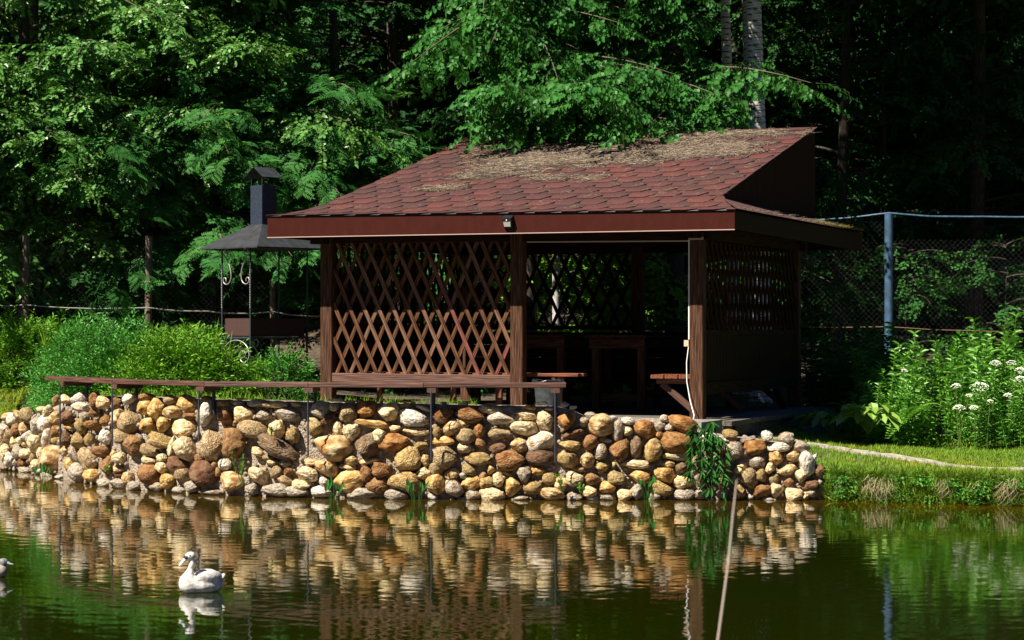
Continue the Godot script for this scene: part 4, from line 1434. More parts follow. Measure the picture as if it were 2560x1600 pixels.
func field(prims: Array, p: Vector3) -> float:
	var d := 1.0
	for q in prims:
		var e: float
		if q[0] == 0:
			var s: Vector3 = (q[3] as Basis) * (p - q[1])
			var r: Vector3 = q[2]
			var k0 := (s / r).length()
			var k1 := (s / (r * r)).length()
			e = k0 * (k0 - 1.0) / maxf(k1, 0.0001)
		else:
			var ab: Vector3 = q[2] - q[1]
			var t := clampf((p - q[1]).dot(ab) / ab.length_squared(), 0, 1)
			e = (p - (q[1] + ab * t)).length() - lerpf(q[3], q[4], t)
		var k: float = q[5]
		var h := clampf(0.5 + 0.5 * (d - e) / k, 0, 1)
		d = lerpf(d, e, h) - k * h * (1.0 - h)
	return d


func egg(at: Vector3, r: Vector3, turn := Vector3.ZERO, k := 0.02) -> Array:
	return [0, at, r, Basis.from_euler(turn).inverse(), 0, k]


func cone(a: Vector3, b: Vector3, ra: float, rb: float, k := 0.015) -> Array:
	return [1, a, b, ra, rb, k]


func make_birds() -> void:
	var s := thing("swan_decoy", "white plastic swan decoy floating on the pond with its bill lowered", "swan", spot(500, 1480, 14.04), 0.38)
	var prims := [
		egg(Vector3(0.02, 0.042, 0), Vector3(0.125, 0.060, 0.070)), egg(Vector3(-0.075, 0.055, 0), Vector3(0.058, 0.062, 0.056), Vector3.ZERO, 0.03),
		egg(Vector3(0.045, 0.088, 0.042), Vector3(0.086, 0.050, 0.030), Vector3(0.25, 0, 0.12), 0.008), egg(Vector3(0.045, 0.088, -0.042), Vector3(0.086, 0.050, 0.030), Vector3(-0.25, 0, 0.12), 0.008),
		egg(Vector3(0.135, 0.082, 0), Vector3(0.036, 0.018, 0.026), Vector3(0, 0, 0.75), 0.015),
		cone(Vector3(-0.078, 0.085, 0), Vector3(-0.066, 0.122, 0), 0.036, 0.022, 0.025), cone(Vector3(-0.066, 0.122, 0), Vector3(-0.050, 0.175, 0), 0.022, 0.0175), cone(Vector3(-0.050, 0.175, 0), Vector3(-0.050, 0.218, 0), 0.0175, 0.019),
		egg(Vector3(-0.064, 0.226, 0), Vector3(0.035, 0.026, 0.024), Vector3(0, 0, 0.35), 0.012),
	]
	var white := material(lin(0.72, 0.73, 0.72), 0.55, T.mottle, Vector3(5, 5, 5), T.bump, 0.25)
	obj("body", net(prims, Vector3(-0.15, -0.02, -0.085), Vector3(0.185, 0.262, 0.085), 0.0062), white, s)
	obj("bill", net([cone(Vector3(-0.088, 0.212, 0), Vector3(-0.125, 0.172, 0), 0.014, 0.0075), egg(Vector3(-0.120, 0.178, 0), Vector3(0.017, 0.006, 0.012), Vector3(0, 0, 0.8), 0.008)], Vector3(-0.15, 0.15, -0.022), Vector3(-0.06, 0.235, 0.022), 0.003), material(lin(0.66, 0.66, 0.68), 0.4), s)
	var black := material(lin(0.015, 0.016, 0.02), 0.5)
	obj("face_mask", net([egg(Vector3(-0.088, 0.219, 0), Vector3(0.017, 0.0145, 0.0205), Vector3(0, 0, 0.6)), cone(Vector3(-0.085, 0.221, 0.012), Vector3(-0.066, 0.230, 0.0215), 0.006, 0.0035, 0.006), cone(Vector3(-0.085, 0.221, -0.012), Vector3(-0.066, 0.230, -0.0215), 0.006, 0.0035, 0.006)], Vector3(-0.11, 0.198, -0.03), Vector3(-0.055, 0.242, 0.03), 0.0028), black, s)
	for z in [-1, 1]:
		obj("eye", net([egg(Vector3(-0.070, 0.232, 0.0225 * z), Vector3(0.0042, 0.0042, 0.0036))], Vector3(-0.08, 0.222, 0.0225 * z - 0.008), Vector3(-0.06, 0.242, 0.0225 * z + 0.008), 0.0016), black, s)
	var d := thing("duck_decoy", "grey duck decoy floating at the left edge, facing right", "duck", spot(-28, 1442, 14.9), PI)
	var grey := material(lin(0.20, 0.22, 0.25), 0.6, T.mottle, Vector3(6, 6, 6))
	obj("body", net([egg(Vector3(0.0, 0.03, 0), Vector3(0.115, 0.045, 0.055)), egg(Vector3(-0.078, 0.042, 0), Vector3(0.048, 0.045, 0.042)), egg(Vector3(0.11, 0.055, 0), Vector3(0.03, 0.012, 0.02), Vector3(0, 0, 0.5))], Vector3(-0.15, -0.025, -0.07), Vector3(0.16, 0.105, 0.07), 0.007), material(lin(0.34, 0.32, 0.27), 0.7, T.mottle, Vector3(6, 6, 6)), d)
	obj("head", net([cone(Vector3(-0.085, 0.06, 0), Vector3(-0.092, 0.092, 0), 0.022, 0.020), egg(Vector3(-0.097, 0.098, 0), Vector3(0.031, 0.024, 0.022))], Vector3(-0.14, 0.03, -0.035), Vector3(-0.05, 0.135, 0.035), 0.005), grey, d)
	obj("bill", net([egg(Vector3(-0.140, 0.086, 0), Vector3(0.027, 0.0065, 0.013), Vector3(0, 0, 0.25)), egg(Vector3(-0.122, 0.093, 0), Vector3(0.012, 0.011, 0.011), Vector3.ZERO, 0.012)], Vector3(-0.175, 0.07, -0.02), Vector3(-0.105, 0.112, 0.02), 0.003), material(lin(0.30, 0.32, 0.36), 0.5), d)
	for z in [-1, 1]:
		obj("eye", net([egg(Vector3(-0.108, 0.104, 0.0195 * z), Vector3(0.004, 0.004, 0.0035))], Vector3(-0.118, 0.095, 0.0195 * z - 0.008), Vector3(-0.098, 0.114, 0.0195 * z + 0.008), 0.0017), black, d)


# ---------------------------------------------------------------- foliage
func shade() -> Color:
	return Color(1, 1, 1) * rf(0.8, 1.2)


func twig_ovate(n: int, l: float, w: float, hang := 0.0, spread := 0.28, fold := 0.22) -> ArrayMesh:
	var b := MB.new()
	for i in n:
		var t := (i + 0.5) / n
		var p := Vector3(0, -0.05 * t * t, spread * t)
		var side := 1.0 if i % 2 else -1.0
		var d := Vector3(side * rf(0.4, 1.0), rf(-0.45, 0.35) - hang, rf(0.15, 0.9)).normalized()
		var up := (Vector3.UP * (1.0 - hang * 0.5) + rv(0.6) + Vector3(0, 0, 0.45 + hang * 0.4)).normalized()
		var g := rf(0.8, 1.2)
		b.col = Color(g * rf(0.9, 1.15), g, g * rf(0.85, 1.15))
		var pet := 0.02 + hang * 0.02
		b.leaf(p + d * pet, d, up, l * rf(0.7, 1.15), w * rf(0.75, 1.15), fold, rf(0.0, 0.25))
	b.col = Color(0.9, 0.55, 0.5)
	b.tube([Vector3.ZERO, Vector3(0, -0.02, spread * 0.5), Vector3(0, -0.05, spread)], [0.0028, 0.002, 0.001], 3)
	return b.mesh()


func twig_rowan() -> ArrayMesh:
	var b := MB.new()
	for k in 6:
		var p := Vector3(0, 0, 0.045 * k)
		var side := 1.0 if k % 2 else -1.0
		var d := Vector3(side * rf(0.5, 1.0), rf(-0.15, 0.25), rf(0.4, 1.0)).normalized()
		var up := (Vector3.UP + rv(0.45) + Vector3(0, 0, 0.4)).normalized()
		var g := rf(0.8, 1.2)
		b.col = Color(g * rf(0.9, 1.1), g, g * rf(0.85, 1.2))
		var l := rf(0.13, 0.18)
		var s := d.cross(up).normalized()
		for i in 6:
			var t := (i + 1.0) / 7.0
			var q := p + d * l * t - up * l * 0.35 * t * t
			var ll := 0.060 * (1.0 - 0.35 * absf(t - 0.45))
			for e in [-1.0, 1.0]:
				b.thin(q, (s * e + d * 0.35 - up * 0.22).normalized(), up, ll, 0.0195, 0.1)
		b.thin(p + d * l * 0.92 - up * l * 0.3, (d - up * 0.5).normalized(), up, 0.045, 0.015, 0.1)
	return b.mesh()


func twig_bare() -> ArrayMesh:
	var b := MB.new()
	for k in 5:
		var d := Vector3(rf(-0.7, 0.7), rf(-0.7, 0.2), 1).normalized()
		b.tube([Vector3.ZERO, d * 0.2 + rv(0.03), d * 0.42 + rv(0.08)], [0.004, 0.003, 0.0015], 3)
	return b.mesh()


func bough(cl: Array, limbs: MB, start: Vector3, az: float, l: float, rise: float, droop: float, spread: float, step: float, r0 := 0.02, size := 1.0, tone := 1.0) -> void:
	var dh := Vector3(sin(az), 0, cos(az))
	var pts := []
	var rr := []
	var bend := rf(-0.35, 0.35)
	var sd := Vector3(dh.z, 0, -dh.x)
	for i in 9:
		var t := i / 8.0
		pts.append(start + dh * l * t + sd * l * bend * t * t + Vector3.UP * l * (rise * t - droop * t * t))
		rr.append(lerpf(r0, 0.003, t))
	limbs.tube(pts, rr, 4)
	var t := 0.22
	var side := 1.0
	while t <= 1.0:
		var k := clampi(int(t * 8), 0, 7)
		var p: Vector3 = pts[k].lerp(pts[k + 1], t * 8 - k)
		var tg: Vector3 = (pts[k + 1] - pts[k]).normalized()
		var across := tg.cross(Vector3.UP).normalized() * side
		var d := (tg * rf(0.5, 0.9) + across * rf(0.4, 1.0) + Vector3.UP * rf(-0.45, 0.2)).normalized()
		var sl := spread * l * (1.05 - 0.65 * t) * rf(0.5, 1.2)
		var c := 0.06
		while c <= sl + 0.05:
			var q := p + d * c - Vector3.UP * 0.18 * c * c / maxf(sl, 0.2) + rv(0.035)
			var z := (d + rv(0.5) - Vector3.UP * 0.15).normalized()
			var x := (Vector3.UP + rv(0.35)).cross(z).normalized()
			var s := rf(0.75, 1.2) * size
			var g := rf(0.78, 1.18) * tone
			cl[rng.randi() % cl.size()].put(Basis(x, z.cross(x), z) * Basis.from_scale(Vector3.ONE * s), q, Color(g * rf(0.92, 1.12), g, g * rf(0.88, 1.1)))
			c += step
		side = -side
		t += step / l * 0.8


func trunk_mesh(h: float, r: float, lean := Vector3.ZERO) -> ArrayMesh:
	var b := MB.new()
	var pts := []
	var rr := []
	var w := rv(0.06)
	for i in 12:
		var t := i / 11.0
		pts.append(Vector3(sin(t * 5.0 + w.x * 30) * 0.05 * h / 8.0, h * t - 0.3, sin(t * 4.0 + w.z * 40) * 0.05 * h / 8.0) + lean * t)
		rr.append(r * (1.0 - 0.75 * t) + (r * 0.35 * (1.0 - t * 8) if t < 0.12 else 0.0))
	b.tube(pts, rr, 10)
	return b.mesh()


# kind: leaf meshes; spec: boughs, their lowest and highest start, length, rise, droop, spread, step, main direction and its width
func tree(called: String, label: String, x: float, z: float, h: float, r: float, bark: Material, leaves: Array, mat: Material, spec: Array, group: String, category := "tree") -> Node3D:
	var at := Vector3(x, gh(x, z) - 0.05, z)
	var t := thing(called, label, category, at, 0.0, group)
	if r > 0.0:
		obj("trunk", trunk_mesh(h, r), bark, t)
	var cl := []
	for m in leaves:
		cl.append(Cloud.new())
	var limbs := MB.new()
	for s in spec:
		for i in s[0]:
			var y := lerpf(s[1], s[2], pow(rng.randf(), 0.9)) - at.y
			var up := clampf(y / h, 0, 1)
			bough(cl, limbs, Vector3(0, y, 0), s[8] + rf(-s[9], s[9]), s[3] * rf(0.65, 1.15) * (1.1 - 0.45 * up), s[4] + rf(-0.15, 0.15), s[5] + rf(-0.1, 0.1), s[6], s[7], lerpf(0.035, 0.014, up), s[10] if s.size() > 10 else 1.0, s[11] if s.size() > 11 else 1.0)
	obj("limbs", limbs.mesh(), M.bark if called == "forest_tree" or called == "bush" else M.twig, t)
	for i in leaves.size():
		scatter("foliage", leaves[i], cl[i], mat, t)
	return t


func make_trees() -> void:
	var plum := [twig_ovate(13, 0.078, 0.054), twig_ovate(13, 0.072, 0.050), twig_ovate(12, 0.084, 0.060)]
	var rowan := [twig_rowan(), twig_rowan(), twig_rowan()]
	var aspen := [twig_ovate(11, 0.072, 0.068, 0.55, 0.30, 0.12), twig_ovate(11, 0.066, 0.066, 0.7, 0.28, 0.12)]
	var wild := [twig_ovate(16, 0.12, 0.085, 0.2, 0.5), twig_ovate(16, 0.11, 0.08, 0.1, 0.5)]
	var brush := [twig_ovate(11, 0.055, 0.038), twig_ovate(10, 0.06, 0.04)]
	# spec: n, h0, h1, length, rise, droop, spread, step, azimuth, width
	var L := "leafy trees along the left bank"
	tree("plum_tree", "pale green round-leaved tree filling the upper left corner of the view", -6.7, -31.0, 9, 0.14, M.bark, plum, M.plum, [[42, 2.8, 6.8, 2.9, 0.25, 0.30, 0.40, 0.14, 0.1, 1.3], [18, 6.2, 10.0, 1.8, 0.5, 0.3, 0.45, 0.2, 0.0, 3.1]], L)
	tree("plum_tree", "pale green round-leaved tree standing between the corner tree and the feathery rowan", -5.2, -32.6, 10, 0.15, M.bark, plum, M.plum, [[42, 2.8, 7.0, 3.2, 0.3, 0.28, 0.40, 0.14, 0.1, 1.2], [18, 6.8, 11.0, 1.8, 0.5, 0.3, 0.45, 0.2, 0.0, 3.1]], L)
	tree("plum_tree", "pale green tree at the very left edge, mostly outside the view", -9.4, -31.5, 9, 0.14, M.bark, plum, M.plum, [[30, 2.7, 8.5, 2.6, 0.3, 0.4, 0.42, 0.17, 0.3, 1.8]], L)
	tree("rowan_tree", "feathery-leaved rowan drooping over the fence left of the chimney", -4.1, -31.0, 8, 0.11, M.bark, rowan, M.rowan, [[26, 2.9, 4.5, 2.5, 0.22, 0.42, 0.36, 0.16, -0.1, 1.1], [8, 4.7, 6.5, 1.6, 0.4, 0.35, 0.45, 0.2, 0.0, 3.1]], L)
	tree("rowan_tree", "darker feathery-leaved rowan reaching behind the left slope of the roof", -2.5, -31.7, 8, 0.12, M.bark, rowan, M.rowan, [[22, 2.9, 4.6, 2.2, 0.2, 0.42, 0.36, 0.16, 0.0, 1.0], [14, 4.6, 6.6, 2.0, 0.25, 0.4, 0.36, 0.16, -0.6, 0.8]], L)
	tree("plum_tree", "tall pale green tree whose leaves show above the rowan at the top", -3.7, -32.9, 11, 0.16, M.bark, plum, M.plum, [[44, 3.4, 7.2, 3.3, 0.30, 0.26, 0.40, 0.15, 0.0, 1.0], [26, 7.0, 12.0, 2.6, 0.5, 0.3, 0.45, 0.22, 0.0, 3.1]], L)
	var A := "round-leaved aspens behind the roof"
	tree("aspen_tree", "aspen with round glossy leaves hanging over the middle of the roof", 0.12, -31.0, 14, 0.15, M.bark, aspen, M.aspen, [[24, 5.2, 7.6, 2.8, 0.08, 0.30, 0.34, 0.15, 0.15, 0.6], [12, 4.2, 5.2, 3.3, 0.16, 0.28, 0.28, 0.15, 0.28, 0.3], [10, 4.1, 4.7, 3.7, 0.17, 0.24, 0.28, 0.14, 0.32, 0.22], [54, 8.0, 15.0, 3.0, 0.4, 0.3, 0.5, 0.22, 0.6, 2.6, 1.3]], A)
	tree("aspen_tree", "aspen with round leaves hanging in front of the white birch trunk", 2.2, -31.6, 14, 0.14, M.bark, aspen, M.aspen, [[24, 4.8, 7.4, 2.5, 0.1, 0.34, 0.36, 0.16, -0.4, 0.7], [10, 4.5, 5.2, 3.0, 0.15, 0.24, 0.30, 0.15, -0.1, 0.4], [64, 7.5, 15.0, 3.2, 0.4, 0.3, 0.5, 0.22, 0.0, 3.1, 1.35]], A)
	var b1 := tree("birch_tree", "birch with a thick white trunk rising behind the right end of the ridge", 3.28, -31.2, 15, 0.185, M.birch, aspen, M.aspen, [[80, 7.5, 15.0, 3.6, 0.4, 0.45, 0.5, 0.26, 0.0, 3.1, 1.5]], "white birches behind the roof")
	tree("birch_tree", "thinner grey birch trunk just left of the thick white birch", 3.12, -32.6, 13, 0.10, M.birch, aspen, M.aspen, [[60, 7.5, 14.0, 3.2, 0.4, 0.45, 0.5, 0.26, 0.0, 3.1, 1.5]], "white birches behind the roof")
	# the wood behind
	var k := 0
	var words := ["dark forest tree right of the gabled roof", "dark forest tree behind the blue fence pipe", "dark forest tree at the right edge of the view", "dark forest tree far behind the white birch", "dark forest tree deep behind the right fence", "dark tree outside the right edge, shading the wood",
		"dark forest tree far behind the hanging aspen leaves", "dark forest tree behind the darker rowan", "dark forest tree behind the left rowan", "dark forest tree far behind the upper left corner tree", "dark tree outside the left edge of the view", "dark forest tree deep behind the gazebo", "dark forest tree behind the gable's upper corner"]
	for q in [[5.4, -37.0], [7.4, -36.2], [9.4, -37.2], [3.9, -39.5], [6.6, -40.5], [11.5, -37.0], [0.6, -38.5], [-2.0, -38.0], [-5.0, -38.5], [-8.0, -37.5], [-12.0, -36.0], [1.8, -43.0], [4.8, -42.0]]:
		var front: bool = q[0] > 2.5
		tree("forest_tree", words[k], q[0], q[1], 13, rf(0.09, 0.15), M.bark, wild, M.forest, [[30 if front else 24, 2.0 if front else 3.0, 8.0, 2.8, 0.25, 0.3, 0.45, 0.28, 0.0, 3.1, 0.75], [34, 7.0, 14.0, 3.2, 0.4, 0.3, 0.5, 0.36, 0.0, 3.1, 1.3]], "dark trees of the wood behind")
		k += 1
	for i in 36:
		var x: float = -22.0 + (i % 12) * 4.0 + [0.0, 2.0, 1.0][i / 12]
		tree("forest_tree", "dark tree of the wood's %s row, %s" % [["far", "farther", "farthest"][i / 12], ["at the far left", "left of all the lit trees", "behind the corner tree", "left of the left rowan", "behind the rowan", "behind the chimney", "behind the roof's left end", "behind the ridge", "behind the birches", "behind the blue pipe", "behind the right fence", "at the far right"][i % 12]], x + rf(-0.6, 0.6), -46.0 - 5.0 * (i / 12) - rf(0, 2), 15, 0.2, M.bark, wild, M.forest, [[52, 0.8, 16.0, 4.2, 0.3, 0.3, 0.55, 0.42, 0.0, 3.1, 2.3]], "dark trees of the wood behind")
	# brush under the trees
	words = ["dark sparse bush under the upper left tree", "dark sparse bush between the first two fence posts", "dark sparse bush left of the barbecue", "dark sparse bush behind the barbecue", "dark bush behind the left corner of the gazebo", "leafy bush seen through the back lattice", "leafy bush behind the gazebo, right of the grey pipe", "dark bush behind the fence right of the gazebo", "dark bush behind the blue fence pipe", "dark bush behind the netting at the right edge"]
	k = 0
	for q in [[-6.4, -30.2, 22, 0.8], [-5.0, -30.4, 22, 0.8], [-3.8, -30.6, 22, 0.8], [-2.8, -30.8, 22, 0.8], [-1.4, -31.0, 24, 0.9], [0.75, -31.75, 54, 1.0], [1.7, -31.8, 40, 1.0], [4.3, -32.4, 18, 0.8], [5.6, -32.2, 16, 0.8], [7.0, -32.0, 18, 0.8]]:
		tree("bush", words[k], q[0], q[1], 2.2, 0.02, M.bark, brush if k < 5 or k > 6 else plum, M.rowan if k < 5 or k > 6 else M.lime, [[q[2], 0.9, 2.9, 1.0, 0.4, 0.4, 0.5, 0.13, 0.0, 3.1, 1.0, q[3]]], "bushes under the trees", "bush")
		k += 1


func mound(label: String, at: Vector3, size: Vector3, n: int, leaves: Array, mat: Material, tone := 1.0, group := "garden shrubs behind the wall bench") -> Node3D:
	var t := thing("shrub", label, "shrub", at, 0.0, group)
	var cl := []
	for m in leaves:
		cl.append(Cloud.new())
	var stems := MB.new()
	for i in 26:
		var d := Vector3(rf(-1, 1), 1.4, rf(-1, 1)).normalized() * size
		stems.tube([Vector3(rf(-0.1, 0.1), -0.1, rf(-0.1, 0.1)), d * 0.45, d * 0.85], [0.008, 0.005, 0.003], 4)
	obj("stems", stems.mesh(), M.twig, t)
	for i in n:
		var d := Vector3(rf(-1, 1), rf(-0.15, 1), rf(-1, 1))
		while d.length() > 1.0 or d.length() < 0.2:
			d = Vector3(rf(-1, 1), rf(-0.15, 1), rf(-1, 1))
		d = d.normalized() * lerpf(0.55, 1.0, pow(rng.randf(), 0.6))
		var bump := 1.0 + 0.5 * noise.get_noise_3d((at.x + d.x * size.x) * 180, d.y * 180, (at.z + d.z * size.z) * 180)
		var z := (d.normalized() + Vector3.UP * 0.5 + rv(0.6)).normalized()
		var x := (Vector3.UP + rv(0.5)).cross(z).normalized()
		var g := rf(0.75, 1.2) * tone
		cl[rng.randi() % cl.size()].put(Basis(x, z.cross(x), z) * Basis.from_scale(Vector3.ONE * rf(0.75, 1.25)), d * size * bump, Color(g * rf(0.9, 1.1), g, g * rf(0.9, 1.1)))
	for i in leaves.size():
		scatter("foliage", leaves[i], cl[i], mat, t)
	return t


func herb_stem(h: float, n: int, l: float, w: float) -> ArrayMesh:
	var b := MB.new()
	b.col = Color(0.8, 0.8, 0.6)
	b.tube([Vector3(0, -0.05, 0), Vector3(0.02, h * 0.5, 0.01), Vector3(0.05, h, 0.03)], [0.006, 0.005, 0.002], 4)
	for i in n:
		var t := 0.12 + 0.88 * (i + 1.0) / n
		var a := i * 2.4 + rf(-0.3, 0.3)
		var d := Vector3(cos(a), rf(0.05, 0.7) + 0.5 * (t - 0.5), sin(a)).normalized()
		var g := rf(0.8, 1.25) * lerpf(0.85, 1.15, t)
		b.col = Color(g, g, g * 0.9)
		b.leaf(Vector3(0.05 * t, h * t, 0.03 * t), d, (Vector3.UP + rv(0.35)).normalized(), l * rf(0.7, 1.15) * (1.15 - 0.45 * t), w * rf(0.8, 1.2), 0.22, rf(0.1, 0.4))
	return b.mesh()


func tuft(n: int, h: float, w: float, lean := 0.6) -> ArrayMesh:
	var b := MB.new()
	for i in n:
		var p := Vector3(rf(-0.03, 0.03), -0.01, rf(-0.03, 0.03))
		var d := Vector3(rf(-lean, lean), 1, rf(-lean, lean)).normalized()
		var l := h * rf(0.5, 1.2)
		var s := Vector3(rf(-1, 1), 0, rf(-1, 1)).normalized() * w * 0.5
		var g := rf(0.7, 1.3)
		b.col = Color(g * rf(0.9, 1.3), g, g * 0.9)
		var m := p + d * l * 0.55
		var t := p + d * l + Vector3(d.x, -0.25, d.z) * l * 0.35
		b.tri(p - s, m - s * 0.8, p + s)
		b.tri(p + s, m - s * 0.8, m + s * 0.8)
		b.tri(m - s * 0.8, t, m + s * 0.8)
	return b.mesh()


func make_plants() -> void:
	var tiny := [twig_ovate(12, 0.038, 0.023, 0.0, 0.18), twig_ovate(12, 0.034, 0.021, 0.0, 0.16)]
	var spir := [twig_ovate(12, 0.064, 0.023, 0.0, 0.24), twig_ovate(12, 0.058, 0.021, 0.0, 0.22)]
	mound("yellow-green leafy shrub at the left edge behind the lawn", Vector3(-6.2, 0.90, -28.6), Vector3(0.85, 0.78, 0.5), 1300, spir, M.lime, 0.85)
	mound("fine-leaved green shrub with a few blue flowers behind the left end of the bench", Vector3(-4.55, 0.82, -26.4), Vector3(0.85, 0.76, 0.6), 2000, tiny, M.small)
	mound("bright green spirea with reddish tips in front of the barbecue legs", Vector3(-3.82, 0.80, -26.0), Vector3(0.82, 0.68, 0.55), 1600, spir, M.lime, 0.9)
	mound("loose green shrub filling the gap between the yellow-green and the fine-leaved shrubs", Vector3(-5.15, 0.85, -27.3), Vector3(0.55, 0.68, 0.4), 800, spir, M.small, 1.0)
	mound("low green shrub between the lawn and the bench's left end", Vector3(-5.35, 0.90, -28.0), Vector3(0.50, 0.50, 0.35), 600, tiny, M.small, 0.95)
	mound("small leafy bush in the shade beside the barbecue", Vector3(-2.75, 0.80, -26.8), Vector3(0.42, 0.42, 0.3), 300, spir, M.small, 0.9)
	var fl := thing("blue_flowers", "few small blue flowers on top of the fine-leaved shrub", "flower", Vector3(-4.5, 1.55, -25.75))
	for i in 7:
		var b := MB.new()
		for k in 5:
			b.thin(Vector3.ZERO, Vector3(cos(k * TAU / 5), 0.3, sin(k * TAU / 5)).normalized(), Vector3.UP, 0.018, 0.016)
		obj("flower_head", b.mesh(), material(lin(0.33, 0.30, 0.72), 0.7), fl).position = Vector3(rf(-0.2, 0.2), rf(-0.05, 0.06), rf(-0.05, 0.1))
	# tall herbs on the right
	var herbs := [herb_stem(1.15, 50, 0.135, 0.036), herb_stem(1.0, 44, 0.14, 0.038), herb_stem(0.8, 40, 0.13, 0.036)]
	var t := thing("tall_herbs", "dense clump of tall lance-leaved herbs right of the blue pipe", "plants")
	var cl := [Cloud.new(), Cloud.new(), Cloud.new()]
	for i in 210:
		var x := rf(4.15, 6.6)
		var z := rf(-27.6, -25.0)
		if x < 4.9 and z > -26.1 + (x - 4.15):
			continue
		var s := rf(0.75, 1.08) * lerpf(0.82, 1.08, clampf((x - 4.1) / 0.9, 0, 1)) * lerpf(1.1, 0.62, clampf((z + 26.6) / 1.6, 0, 1))
		var g := rf(0.8, 1.15)
		cl[rng.randi() % 3].put(Basis(Vector3.UP, rf(0, TAU)) * Basis(Vector3(rf(-1, 1), 0, rf(-1, 1)).normalized(), rf(0, 0.38)) * Basis.from_scale(Vector3.ONE * s), Vector3(x, gh(x, z), z), Color(g * rf(0.9, 1.1), g, g))
	for i in 60:
		var x := rf(3.72, 4.5)
		var z := rf(-25.9, -25.15)
		var s := rf(0.8, 1.05) * lerpf(0.42, 0.85, clampf((x - 3.72) / 0.75, 0, 1))
		var g := rf(0.85, 1.15)
		cl[rng.randi() % 3].put(Basis(Vector3.UP, rf(0, TAU)) * Basis(Vector3(rf(-1, 1), 0, rf(-1, 1)).normalized(), rf(0, 0.4)) * Basis.from_scale(Vector3.ONE * s), Vector3(x, gh(x, z), z), Color(g * rf(0.9, 1.1), g, g))
	for i in 3:
		scatter("stems_and_leaves", herbs[i], cl[i], M.herb, t)
	var t2 := thing("shaded_herbs", "dark herbs in the shade between the gazebo and the blue pipe", "plants")
	var c2 := [Cloud.new(), Cloud.new(), Cloud.new()]
	for i in 110:
		var x := rf(3.75, 5.0)
		var z := rf(-29.6, -27.8)
		c2[rng.randi() % 3].put(Basis(Vector3.UP, rf(0, TAU)) * Basis(Vector3.RIGHT, rf(-0.2, 0.2)) * Basis.from_scale(Vector3.ONE * rf(0.7, 1.15)), Vector3(x, gh(x, z), z), shade())
	for i in 3:
		scatter("stems_and_leaves", herbs[i], c2[i], M.rowan, t2)
	# white umbels
	var um := thing("white_umbels", "white-flowered umbels standing in the tall herbs at the right edge", "flowers")
	for q in [[2390, 960, 20, 25.1], [2447, 958, 40, 25.0], [2489, 902, 24, 25.6], [2530, 902, 22, 25.7], [2553, 920, 26, 25.4], [2549, 942, 26, 25.2], [2520, 984, 18, 25.0], [2397, 1014, 26, 24.9], [2434, 1015, 18, 24.9], [2424, 986, 14, 24.9], [2476, 1000, 12, 24.9], [2262, 924, 14, 26.2]]:
		var p := spot(q[0], q[1], q[3])
		var b := MB.new()
		var r: float = q[2] / F * q[3] * 0.62
		for i in int(30 + q[2] * 2):
			var a := rf(0, TAU)
			var e := sqrt(rng.randf()) * r
			var o := Vector3(cos(a) * e, -e * e / r * 0.55 + rf(-0.004, 0.004), sin(a) * e)
			b.col = Color(1, 1, rf(0.85, 1.0)) * rf(0.85, 1.05)
			for k in 4:
				b.thin(o, Vector3(cos(k * TAU / 4 + a), 0.35, sin(k * TAU / 4 + a)).normalized(), Vector3.UP, 0.008, 0.008)
		b.col = Color(0.25, 0.35, 0.1)
		for i in 8:
			b.tube([Vector3(0, -r * 1.4, 0), Vector3(cos(i * 0.8) * r * 0.7, -r * 0.3, sin(i * 0.8) * r * 0.7)], [0.0015, 0.001], 3)
		b.tube([Vector3(0.02, -0.75, 0), Vector3(0, -r * 1.4, 0)], [0.004, 0.003], 4)
		var o := obj("flower_head", b.mesh(), M.petal, um)
		o.position = p
		o.rotation = Vector3(0.35, 0, rf(-0.2, 0.2))
	# fern
	var fe := thing("fern", "fern fronds arching above the broad pale leaves by the herbs", "fern", Vector3(4.10, 0.36, -25.0))
	for q in [[-1.9, 0.95], [-1.35, 0.85], [-0.5, 0.9], [0.4, 0.9], [1.0, 0.85], [1.6, 0.95], [2.6, 0.8]]:
		var b := MB.new()
		var d := Vector3(sin(q[0]), 0, cos(q[0]) * 0.5).normalized()
		for i in 24:
			var u := (i + 3.0) / 27.0
			var p: Vector3 = d * 0.70 * u * q[1] + Vector3.UP * (1.0 * u - 0.5 * u * u * u) * q[1] * 0.9
			var s := d.cross(Vector3.UP).normalized()
			for e in [-1.0, 1.0]:
				b.col = Color(1, 1, 0.8) * rf(0.85, 1.15)
				b.thin(p, (s * e + d * 0.4 + Vector3(0, 0.15, 0)).normalized(), Vector3(-d.x * 0.5, 1, -d.z * 0.5).normalized(), 0.13 * sin(PI * clampf(u, 0.12, 0.97)) + 0.01, 0.026, 0.1)
		obj("frond", b.mesh(), M.herb, fe)
	# broad-leaved plants
	for q in [["hosta", "plant with broad pale green leaves in the sun below the fern", spot(2170, 1085, 24.9), 34, 1.0, 0.42], ["hosta", "plant with broad leaves in the shade left of the pale one", spot(2085, 1092, 25.6), 28, 0.85, 0.42]]:
		var h := thing(q[0], q[1], "plant", q[2], 0.0, "broad-leaved plants by the gazebo")
		for i in q[3]:
			var a := rf(0, TAU)
			var e := rf(0.35, 1.0)
			var d := Vector3(cos(a), 0, sin(a))
			var p: Vector3 = d * q[5] * e * 0.75 + Vector3(0, 0.32 * (1.2 - e * 0.75) + rf(0, 0.06), 0)
			var b := MB.new()
			b.col = Color(1, 1, 1) * rf(0.8, 1.15) * q[4]
			var dir := (d + Vector3(0, rf(-0.7, 0.0), 0)).normalized()
			b.leaf(p, dir, (Vector3.UP + d * 0.25 + rv(0.2)).normalized(), rf(0.17, 0.24), rf(0.105, 0.145), 0.16, 0.22)
			b.tube([Vector3(0, 0, 0), p * 0.6 + Vector3(0, 0.06, 0), p], [0.004, 0.003, 0.003], 4)
			obj("leaf", b.mesh(), M.hosta, h)
